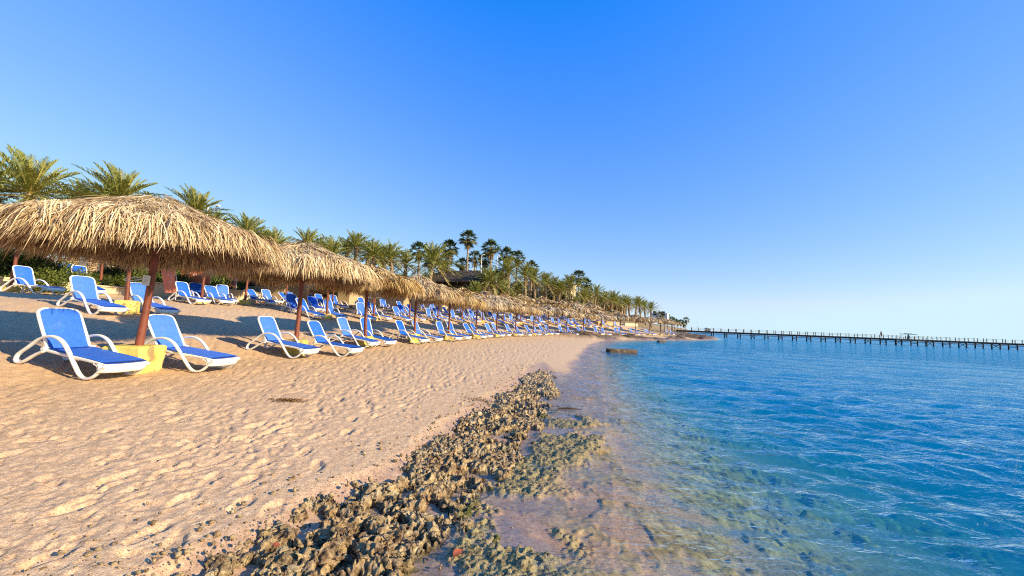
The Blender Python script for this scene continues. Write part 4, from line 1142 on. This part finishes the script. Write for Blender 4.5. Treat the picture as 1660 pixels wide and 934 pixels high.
b = MB(); b.box(-w2 * .9, w2 * .9, d2 * .3, d2 * .8, -.2, ez); add('back_wall', b.mesh('back_wall'), M['stone_wall'], rs)
b = MB(); b.box(-w2 * .95, w2 * .95, -d2 * .98, -d2 * .93, .9, .98)
for i in range(34): b.box(-w2 * .95 + i * .31, -w2 * .95 + i * .31 + .05, -d2 * .97, -d2 * .94, 0, .9)
add('railing', b.mesh('railing'), M['white_plastic'], rs)
# look-out terrace with a railing above the restaurant
x, y, z = at(790, 440, 76); g0 = gz(x, y)
tr_ = empty('lookout_terrace', (x, y, g0 - .3), -.1, 'raised terrace with a thin railing on the skyline right of the tallest palm', 'terrace')
b = MB(); b.box(-5, 3.2, -1, 5, 0, z - g0 + .3); add('terrace_wall', b.mesh('terrace_wall'), M['stone_wall'], tr_)
b = MB(); hz = z - g0 + .3
for zz_ in (.5, 1.0): b.box(-4.95, 3.15, -.95, -.91, hz + zz_, hz + zz_ + .05)
for i in range(12): b.box(-4.95 + i * .73, -4.88 + i * .73, -.96, -.89, hz, hz + 1.05)
add('railing', b.mesh('railing'), M['metal_grey'], tr_)
def lamp(px, py_top, Y, hb, label, name='lamp_post'):
    x, y, z = at(px, py_top, Y); g0 = gz(x, y)
    t = empty(name, (x, y, g0), random.random(), label, 'lamp post', None)
    b = MB(); b.tube([(0, 0, -.3), (0, 0, z - g0)], [.09, .06], 8); add('post', b.mesh('post'), M['white_plastic'], t)
    b = MB(); b.tube([(0, 0, z - g0 - .05), (.35, 0, z - g0 + .12)], .03, 6); b.box(.2, .6, -.12, .12, z - g0 + .1, z - g0 + .2); add('lamp_head', b.mesh('lamp_head'), M['white_plastic'], t)
# (the mast top stands clear of the thatch)
lamp(767.5, 410, 69, 0, 'white lamp post on the skyline close to the tallest palm')
lamp(781, 414, 71, 0, 'white lamp post on the terrace left of the railing')
lamp(806, 416, 72, 0, 'white lamp post hidden in the fan palms right of the railing')
lamp(1131, 521, 230, 0, 'white lamp post alone on the far headland')
# floodlight mast above the first parasol
x, y, z = at(338, 330, 34); g0 = gz(x, y)
t = empty('floodlight_mast', (x, y, g0), 0, 'thin white mast with slanting lamp arms above the first parasol', 'mast')
b = MB(); b.tube([(0, 0, -.3), (0, 0, z - g0)], [.09, .05], 8); add('post', b.mesh('post'), M['white_plastic'], t)
for s_, l_ in ((1, .75), (-1, .12)):
    b = MB(); b.tube([(0, 0, z - g0 - .9), (s_ * l_, .1, z - g0 - .15)], .04, 6); b.box(s_ * l_ - .16, s_ * l_ + .16, -.06, .2, z - g0 - .2, z - g0 - .08); add('lamp_arm', b.mesh('lamp_arm'), M['white_plastic'], t)

# low walls behind the sand
def low_wall(p0, p1, h, th, label, key='cream_wall', name='garden_wall', depth=.5):
    (x0, y0), (x1, y1) = p0, p1; L = math.hypot(x1 - x0, y1 - y0)
    g0 = gz((x0 + x1) / 2, (y0 + y1) / 2)
    b = MB(); n = max(2, int(L / 1.5))
    for i in range(n):
        o = random.uniform(-.015, .015); b.box(i * L / n + .004, (i + 1) * L / n - .004, -th / 2 + o, th / 2 + o, -depth, h, bev=.02)
    b.box(0, L, -th / 2 - .05, th / 2 + .05, h + .003, h + .07)
    o = add(name, b.mesh(name), M[key]); o.location = (x0, y0, g0); o.rotation_euler.z = math.atan2(y1 - y0, x1 - x0)
    o['label'] = label; o['category'] = 'wall'; return o
R4 = rail(14.9, 1)
def rp(s): q = along(R4, s); return q[0], q[1]
segs = [(3, 9, .45, 'low weathered stone wall behind the loungers at far left', 'stone_wall'), (9.5, 20, .35, 'low cream wall below the shrubs behind the first parasol', 'cream_wall'),
        (21, 30, .6, 'cream garden wall below the orange banner', 'cream_wall'), (31, 43, .9, 'brownish garden wall seen under the second parasol', 'stone_wall'),
        (44, 56, 1.1, 'cream garden wall seen under the third and fourth parasols', 'cream_wall'), (57, 70, 1.2, 'terrace wall below the restaurant', 'stone_wall'),
        (71, 84, 1.0, 'cream terrace wall below the balcony house', 'cream_wall'), (85, 100, 1.0, 'ochre terrace wall below the second cream house', 'ochre_wall')]
for a, b_, h, lab, key in segs: low_wall(rp(a), rp(b_), h, .3, lab, key)
R5 = rail(7.5)
def rp5(s): q = along(R5, s); return q[0], q[1]
low_wall(rp5(70), rp5(80), .5, .4, 'yellowish low wall among the far parasols', 'ochre_wall')
low_wall(rp5(84), rp5(97), .5, .4, 'cream low wall on the far rocky shore', 'cream_wall')
# beach bar buildings half hidden under the parasols
def kiosk(px, py, Y, w, h, label, rz=0):
    x, y, z = at(px, py, Y); g0 = gz(x, y)
    t = empty('beach_kiosk', (x, y, g0 - .2), rz, label, 'kiosk')
    b = MB(); b.box(-w / 2, w / 2, 0, 3, 0, h); add('wall', b.mesh('wall'), M['ochre_wall'], t)
    b = MB(); b.box(-w / 2 - .4, w / 2 + .4, -.6, 3.3, h, h + .18); add('roof', b.mesh('roof'), M['timber_dark'], t)
    b = MB(); b.box(-w * .3, w * .3, -.02, .03, 1.0, h - .3); add('serving_hatch', b.mesh('serving_hatch'), M['glass_dark'], t)
kiosk(520, 478, 33, 5, 2.6, 'dark open beach bar seen under the second parasol', -.1)
kiosk(610, 488, 42, 6, 2.7, 'ochre beach bar seen under the third parasol', -.1)
kiosk(420, 465, 29, 4, 2.5, 'small beach hut left of the second pole, behind the loungers', -.1)

# cloth and boards
def cloth(name, outline, th, key, label, cat, loc, rz, marks=()):
    t = empty(name, loc, rz, label, cat)
    n = len(outline); V = [(a, -th / 2, c) for a, c in outline] + [(a, th / 2, c) for a, c in outline]
    F = [list(range(n)), list(range(n, 2 * n))[::-1]] + [[i, i + n, (i + 1) % n + n, (i + 1) % n] for i in range(n)]
    b = MB(); b.raw(V, F); add('cloth' if name != 'banner_board' else 'board', b.mesh('cloth'), M[key], t)
    b = MB()
    for pts in marks: b.tube([(a, -th / 2 - .008, c) for a, c in pts], .022, 4)
    if marks: add('lettering', b.mesh('lettering'), M['pale_mark'], t)
    return t
x, y, z = at(268, 468, 21); g0 = gz(x, y)
out = [(.0, .35), (-.14, .9), (-.32, 1.5), (-.48, 2.1), (-.50, 2.35), (-.3, 2.55), (.0, 2.45), (.2, 2.15), (.38, 1.5), (.5, .8), (.55, .35)]
t = cloth('feather_flag', out, .02, 'pink_cloth', 'faded orange-pink feather flag behind the second row', 'flag', (x, y, g0), .05,
          [[(-.05, 1.9), (.1, 1.98), (.16, 1.85), (.02, 1.75)], [(0, 1.65), (.18, 1.62), (.2, 1.45), (.08, 1.5)], [(.08, 1.3), (.25, 1.32), (.26, 1.1)], [(.15, .95), (.32, .92)]])
b = MB(); b.tube(catmull([(.58, 0, -.2), (.56, 0, .8), (.42, 0, 1.5), (.24, 0, 2.18), (.02, 0, 2.49), (-.3, 0, 2.6)], 4), .02, 6); add('flag_pole', b.mesh('flag_pole'), M['white_plastic'], t)
x, y, z = at(315, 466, 25); g0 = gz(x, y)
t = cloth('banner_board', [(-.9, .55), (.9, .55), (.9, 1.55), (-.9, 1.75)], .03, 'orange_cloth', 'orange banner board with pale lettering beside a pole', 'banner', (x, y, g0), .05,
          [[(-.5, 1.25), (-.4, 1.0), (-.3, 1.25)], [(-.15, 1.15), (-.05, 1.0), (.05, 1.15), (-.05, 1.25), (-.15, 1.15)], [(.2, 1.2), (.2, 1.0), (.35, 1.0), (.35, 1.2)], [(.5, 1.15), (.6, 1.0), (.66, 1.2)]])
b = MB()
for sx in (-.88, .88): b.tube([(sx, .03, -.2), (sx, .03, 1.75)], .025, 6)
add('stand', b.mesh('stand'), M['metal_grey'], t)
x, y, z = at(374, 474, 27); g0 = gz(x, y)
t = cloth('feather_flag', [(-.3, .3), (.3, .3), (.34, 1.7), (.1, 2.1), (-.2, 1.4)], .02, 'pink_cloth', 'reddish flag hanging low under the first parasol eaves', 'flag', (x, y, g0), 0)
b = MB(); b.tube([(.33, 0, -.2), (.36, 0, 2.3)], .02, 6); add('flag_pole', b.mesh('flag_pole'), M['white_plastic'], t)

# extra loungers that stand apart
GA = 'sun loungers standing apart'
x, y, z = at(18, 462, 15.5); lounger(x, y, -.05, 'dark blue lounger alone at the far left by the stone wall', GA, ang=70)
x, y, z = at(108, 470, 19); lounger(x, y, -.15, 'bright blue lounger at the back, seen left of the second row', GA, ang=66)
for i in range(44):
    R6 = rail([12.9, 8.6, 13.3, 9.6][i % 4]); q = along(R6, 13 + i * 1.45 + random.uniform(-.5, .5))
    if not q: continue
    lounger(q[0], q[1], math.atan2(q[3], q[2]) - math.pi / 2 + random.uniform(-.5, .5), 'loose blue lounger, %s from the front among those scattered between the rows' % ORD2[i], GA, ang=random.choice([45, 55, 62]))

# ------------------------------------------------------------------ the pier
p0 = Vector((54.5, 107.0)); st = Vector((3.22, -.66)); dvec = st.normalized(); nvec = Vector((-dvec.y, dvec.x))
rzp = math.atan2(dvec.y, dvec.x); NB = 27; LP = st.length
pier = empty('pier', (p0.x, p0.y, 0), rzp, 'long narrow wooden pier on piles running out to sea', 'pier')
DK = 1.55; PW = 1.2
b = MB()
n = int(NB * LP / .25)
b.box(-9, NB * LP, -PW, PW, DK - .12, DK)
b.box(-9, NB * LP, -PW + .1, -PW + .25, DK - .44, DK - .123); b.box(-9, NB * LP, PW - .25, PW - .1, DK - .44, DK - .123)
add('deck', b.mesh('deck'), M['timber_dark'], pier)
b = MB(); b.box(-6, NB * LP, -PW + .02, -PW + .1, .82, .94); b.box(-6, NB * LP, PW - .1, PW - .02, .82, .94); add('waling', b.mesh('waling'), M['timber_dark'], pier)
BM = []
for kx in (0, 1):
    b = MB()
    for s_ in (-1, 1): b.tube([(0, s_ * (PW - .18), -5), (0, s_ * (PW - .18), DK - .1)], .13, 8)
    b.box(-.1, .1, -PW, PW, DK - .36, DK - .16)
    if kx:
        b.tube([(0, -PW + .2, .1), (0, PW - .2, DK - .35)], .05, 5); b.tube([(.02, PW - .2, .1), (.02, -PW + .2, DK - .35)], .05, 5)
    else: b.box(-.06, .06, -PW + .2, PW - .2, .5, .62)
    me = b.mesh('pile_bent'); me.materials.append(M['timber_dark']); BM.append(me)
for i in range(NB): q = add('pile_bent', BM[i % 2], None, pier); q.location = (i * LP, 0, 0)
b = MB(); b.tube([(0, 0, -.02), (0, 0, .85)], .075, 6); me = b.mesh('railing_post'); me.materials.append(M['timber_dark'])
k = 0
for s_ in (-1, 1):
    for i in range(-3, 47):
        q = add('railing_post', me, None, pier); q.location = (i * 1.85 + (.6 if s_ > 0 else 0), s_ * (PW - .06), DK); k += 1
b = MB()
for s_ in (-1, 1):
    for zz_ in (.45, .78):
        pts = []
        for i in range(-3 * 4, 46 * 4): f = (i % 4) / 4; pts.append((i * 1.85 / 4, s_ * (PW - .06), DK + zz_ - .10 * math.sin(math.pi * f)))
        b.tube(pts, .014, 4)
add('rope_rail', b.mesh('rope_rail'), M['bleached_wood'], pier)
# a wider stage with its sunshade
stage = empty('pier_shelter', (*(p0 + dvec * (13.2 * LP) - nvec * 0), DK), rzp, 'small flat-roofed shelter with railing halfway along the pier', 'shelter')
b = MB(); b.box(-3.4, 3.0, -3.4, -PW - .003, -.35, -.02); b.box(-3.4, 3.0, PW + .003, 2.8, -.35, -.02); add('platform', b.mesh('platform'), M['timber_dark'], stage)
b = MB()
for xx in (-3.2, -.2, 2.8): b.tube([(xx, -3.2, -6.5), (xx, -3.2, -.3)], .12, 6)
add('piles', b.mesh('piles'), M['timber_dark'], stage)
b = MB(); b.tube([(0, -2.2, -.1), (0, -2.2, 1.15)], [.3, .1], 8); add('post', b.mesh('post'), M['teal_roof'], stage)
b = MB(); b.box(-1.4, 1.4, -2.9, -1.5, 1.12, 1.25); b.box(-.6, .6, -2.6, -1.8, 1.253, 1.36); add('roof', b.mesh('roof'), M['teal_roof'], stage)
b = MB(); b.box(-3.35, 2.95, -3.35, -3.3, .4, .45)
for i in range(9): b.box(-3.35 + i * .78, -3.3 + i * .78, -3.36, -3.3, -.02, .5)
add('railing', b.mesh('railing'), M['timber_dark'], stage)
# one person walking on the pier
def person(loc, rz, label, h=1.72):
    bm = bpy.data.meshes.new('person')
    J = [(0, 0, .95), (0, 0, 1.15), (0, .0, 1.38), (0, 0, 1.50), (0, -.01, 1.62), (0, -.02, 1.72),
         (.10, 0, .90), (.11, -.08, .50), (.11, .02, .08), (.11, -.13, .03), (-.10, 0, .90), (-.11, .10, .50), (-.11, .20, .10), (-.11, .08, .04),
         (.19, 0, 1.38), (.25, .04, 1.12), (.26, -.06, .88), (.265, -.10, .80), (-.19, 0, 1.38), (-.25, .02, 1.12), (-.26, -.04, .88), (-.265, -.07, .80)]
    E_ = [(0, 1), (1, 2), (2, 3), (3, 4), (4, 5), (0, 6), (6, 7), (7, 8), (8, 9), (0, 10), (10, 11), (11, 12), (12, 13), (2, 14), (14, 15), (15, 16), (16, 17), (2, 18), (18, 19), (19, 20), (20, 21)]
    rad = [.15, .13, .15, .06, .095, .08, .10, .065, .045, .04, .10, .065, .045, .04, .06, .045, .032, .035, .06, .045, .032, .035]
    bm.from_pydata(J, E_, []); o = add('person', bm, M['skin'])
    sk = o.modifiers.new('skin', 'SKIN'); bm.skin_vertices.data if hasattr(bm.skin_vertices, 'data') else None
    if not len(bm.skin_vertices): bm.skin_vertices.new() if hasattr(bm.skin_vertices, 'new') else None
    try:
        for i, r in enumerate(rad): bm.skin_vertices[0].data[i].radius = (r, r * .8); 
        bm.skin_vertices[0].data[0].use_root = True
    except Exception as e: print('skin', e)
    sb = o.modifiers.new('sub', 'SUBSURF'); sb.levels = 1; sb.render_levels = 1
    o.location = loc; o.rotation_euler.z = rz; o['label'] = label; o['category'] = 'person'
    b = MB(); b.tube([(0, 0, .86), (0, 0, 1.1), (0, 0, 1.36), (0, 0, 1.45)], [.17, .165, .185, .10], 10, flat=1.1); add('shirt', b.mesh('shirt'), M['orange_cloth'], o)
    b = MB(); b.tube([(0, 0, .98), (0, 0, .84)], [.165, .18], 10)
    for s_ in (-1, 1): b.tube([(s_ * .10, 0, .9), (s_ * .11, -.03, .58)], [.115, .1], 8)
    add('shorts', b.mesh('shorts'), M['timber_dark'], o)
    b = MB(); b.tube([(0, .01, 1.63), (0, .01, 1.70), (0, .01, 1.77)], [.105, .105, .05], 10); add('hair', b.mesh('hair'), M['timber_dark'], o)
    return o
q = p0 + dvec * (11.9 * LP)
person((q.x, q.y, DK), rzp + 1.57, 'person in a reddish shirt walking on the pier beside the shelter')

# ------------------------------------------------------------------ rubble round the coral rock
g = np.random.default_rng(77); VV = []; FF = []; HH = []; AA = []; o_ = 0
ico_v = np.array([(0, 0, -1), (.72, -.53, -.45), (-.28, -.85, -.45), (-.89, 0, -.45), (-.28, .85, -.45), (.72, .53, -.45), (.28, -.85, .45), (-.72, -.53, .45), (-.72, .53, .45), (.28, .85, .45), (.89, 0, .45), (0, 0, 1)])
ico_f = np.array([(0, 2, 1), (1, 5, 0), (0, 3, 2), (0, 4, 3), (0, 5, 4), (1, 10, 5), (2, 6, 1), (3, 7, 2), (4, 8, 3), (5, 9, 4), (1, 6, 10), (2, 7, 6), (3, 8, 7), (4, 9, 8), (5, 10, 9), (6, 11, 10), (7, 11, 6), (8, 11, 7), (9, 11, 8), (10, 11, 9)])
for kx in range(2600):
    yv = 2.0 + 13 * g.random() ** 1.6; lft = np.interp(yv, ry, RL); rgt = np.interp(yv, ry, RR)
    if g.random() < .62: xv = lft + .25 - abs(g.normal(0, .45))
    elif g.random() < .75: xv = rgt - .2 + abs(g.normal(0, .5))
    else: xv = lft - 3.0 * g.random() ** 2
    if kx % 9 == 0: xv, yv = -2.4 + g.normal(0, .5), 2.6 + g.normal(0, .25)
    sz = (.004 + .022 * g.random() ** 6) * (1 if abs(xv - lft) < .7 else .55); zv = gz(xv, yv)
    if abs(xv) > 30: continue
    P = ico_v * sz * g.uniform(.6, 1.3, 3) * (1 + g.normal(0, .16, (12, 1)))
    a_ = g.random() * 6.3; ca, sa = math.cos(a_), math.sin(a_)
    P = np.stack([P[:, 0] * ca - P[:, 1] * sa, P[:, 0] * sa + P[:, 1] * ca, P[:, 2]], -1) + [xv, yv, zv + sz * .25]
    VV.append(P); FF.append(ico_f + o_); HH.append(np.full(12, .12)); AA.append(np.zeros(12)); o_ += 12
RB = mesh_np('shore_rubble', np.concatenate(VV), np.concatenate(FF), dict(h=np.concatenate(HH), algae=np.concatenate(AA)), smooth=False)
add('shore_rubble', RB, M['rock'], kind='stuff')

# ------------------------------------------------------------------ small things at the water's edge
x, y = 7.5, 26.4
b = MB(); g = random.Random(4); nx, ny = 12, 5; V = []
def rough_block(w, d, h, name, key, loc, rz, label, cat, seed=3, amp=.035, div=10):
    import bmesh
    bm = bmesh.new(); bmesh.ops.create_cube(bm, size=1); bmesh.ops.subdivide_edges(bm, edges=bm.edges[:], cuts=div, use_grid_fill=True)
    P = np.array([v.co[:] for v in bm.verts]) * np.array([w, d, h])
    nn_ = np.stack([vn3(P[:, 0] * 3 + 9 * q_, P[:, 1] * 3, P[:, 2] * 5, seed + q_) + .5 * vn3(P[:, 0] * 8, P[:, 1] * 8 + 5 * q_, P[:, 2] * 9, seed + q_) for q_ in range(3)], -1)
    P = P + nn_ * amp
    for v, p_ in zip(bm.verts, P): v.co = p_
    me = bpy.data.meshes.new(name); bm.to_mesh(me); bm.free()
    o = add(name, me, M[key]); o.location = loc; o.rotation_euler.z = rz; o['label'] = label; o['category'] = cat; return o
rough_block(1.8, .9, .40, 'concrete_block', 'stone_block', (7.45, 26.6, .0), .12, 'flat weathered stone block standing in the shallow water', 'block')
rough_block(.9, .5, .35, 'sea_rock', 'stone_block', at(1072, 553, 50)[:2] + (.0,), .3, 'small dark rock breaking the water off the far ledge', 'rock', 8, .06, 6)
b = MB(); b.tube([(-.22, 0, 0), (0, .02, .01), (.25, -.03, .0)], [.012, .018, .008], 6)
o = add('driftwood_stick', b.mesh('driftwood_stick'), M['driftwood']); x, y, z = at(922, 654, 8.0); o.location = (x, y, gz(x, y) + .02); o['label'] = 'dark stick lying on the wet sand past the rocks'; o['category'] = 'driftwood'
def leaf(px, py, Y, zz_, s_, label, rz):
    b = MB(); V = []; n = 9
    for i in range(n + 1):
        t = i / n; w = .5 * math.sin(math.pi * min(1, t * .92 + .04)) ** .8
        for f in (-1, -.5, 0, .5, 1): V.append(((t - .5) * 1.5, f * w, .25 * abs(f) * w + .12 * math.sin(t * 5)))
    F = [[i * 5 + j, i * 5 + j + 1, (i + 1) * 5 + j + 1, (i + 1) * 5 + j] for i in range(n) for j in range(4)]
    V2_ = [(a, c, d - .03) for a, c, d in V]; m0 = len(V)
    b.raw(V, F, 0, True); b.raw(V2_, [f[::-1] for f in F], 0, True)
    o = add('fallen_leaf', b.mesh('fallen_leaf'), M['leaf_red']); o.scale = (s_, s_, s_)
    x, y, z = at(px, py, Y); o.location = (x, y, zz_); o.rotation_euler = (.25, -.2, rz); o['label'] = label; o['category'] = 'leaf'
leaf(742, 900, 2.9, .045, .055, 'large curled reddish leaf at the water side of the coral rock', .9)
leaf(447, 883, 2.75, .13, .035, 'small reddish leaf caught on top of the coral rock', .2)
# tufts of dry weed on the sand
def weed(px, py, n, w, label, seed):
    g = np.random.default_rng(seed)
    d = Fv + Rv * ((px - 830) / FPX) + Uv * ((467 - py) / FPX); t = (.4 - EYE) / d.z; x, y = d.x * t, d.y * t
    P = np.stack([g.normal(0, w, n), g.normal(0, w * .5, n), np.full(n, .012)], -1); D = g.normal(0, 1, (n, 3)); D[:, 2] = np.abs(D[:, 2]) * .5
    V, F, T = strips(P, D, .05 + .08 * g.random(n), np.full(n, .008), .8 + 0 * P[:, 0], 3, g.random(n) * .2, g, 1)
    o = add('seaweed_tuft', mesh_np('seaweed_tuft', V, F, dict(tint=T), smooth=False), M['thatch']); o.location = (x, y, gz(x, y)); o['label'] = label; o['category'] = 'seaweed'
weed(466, 637, 260, .13, 'dark tuft of dry seaweed alone on the open sand', 3)
weed(770, 625, 120, .18, 'thin line of dry weed on the sand left of the rock end', 4)
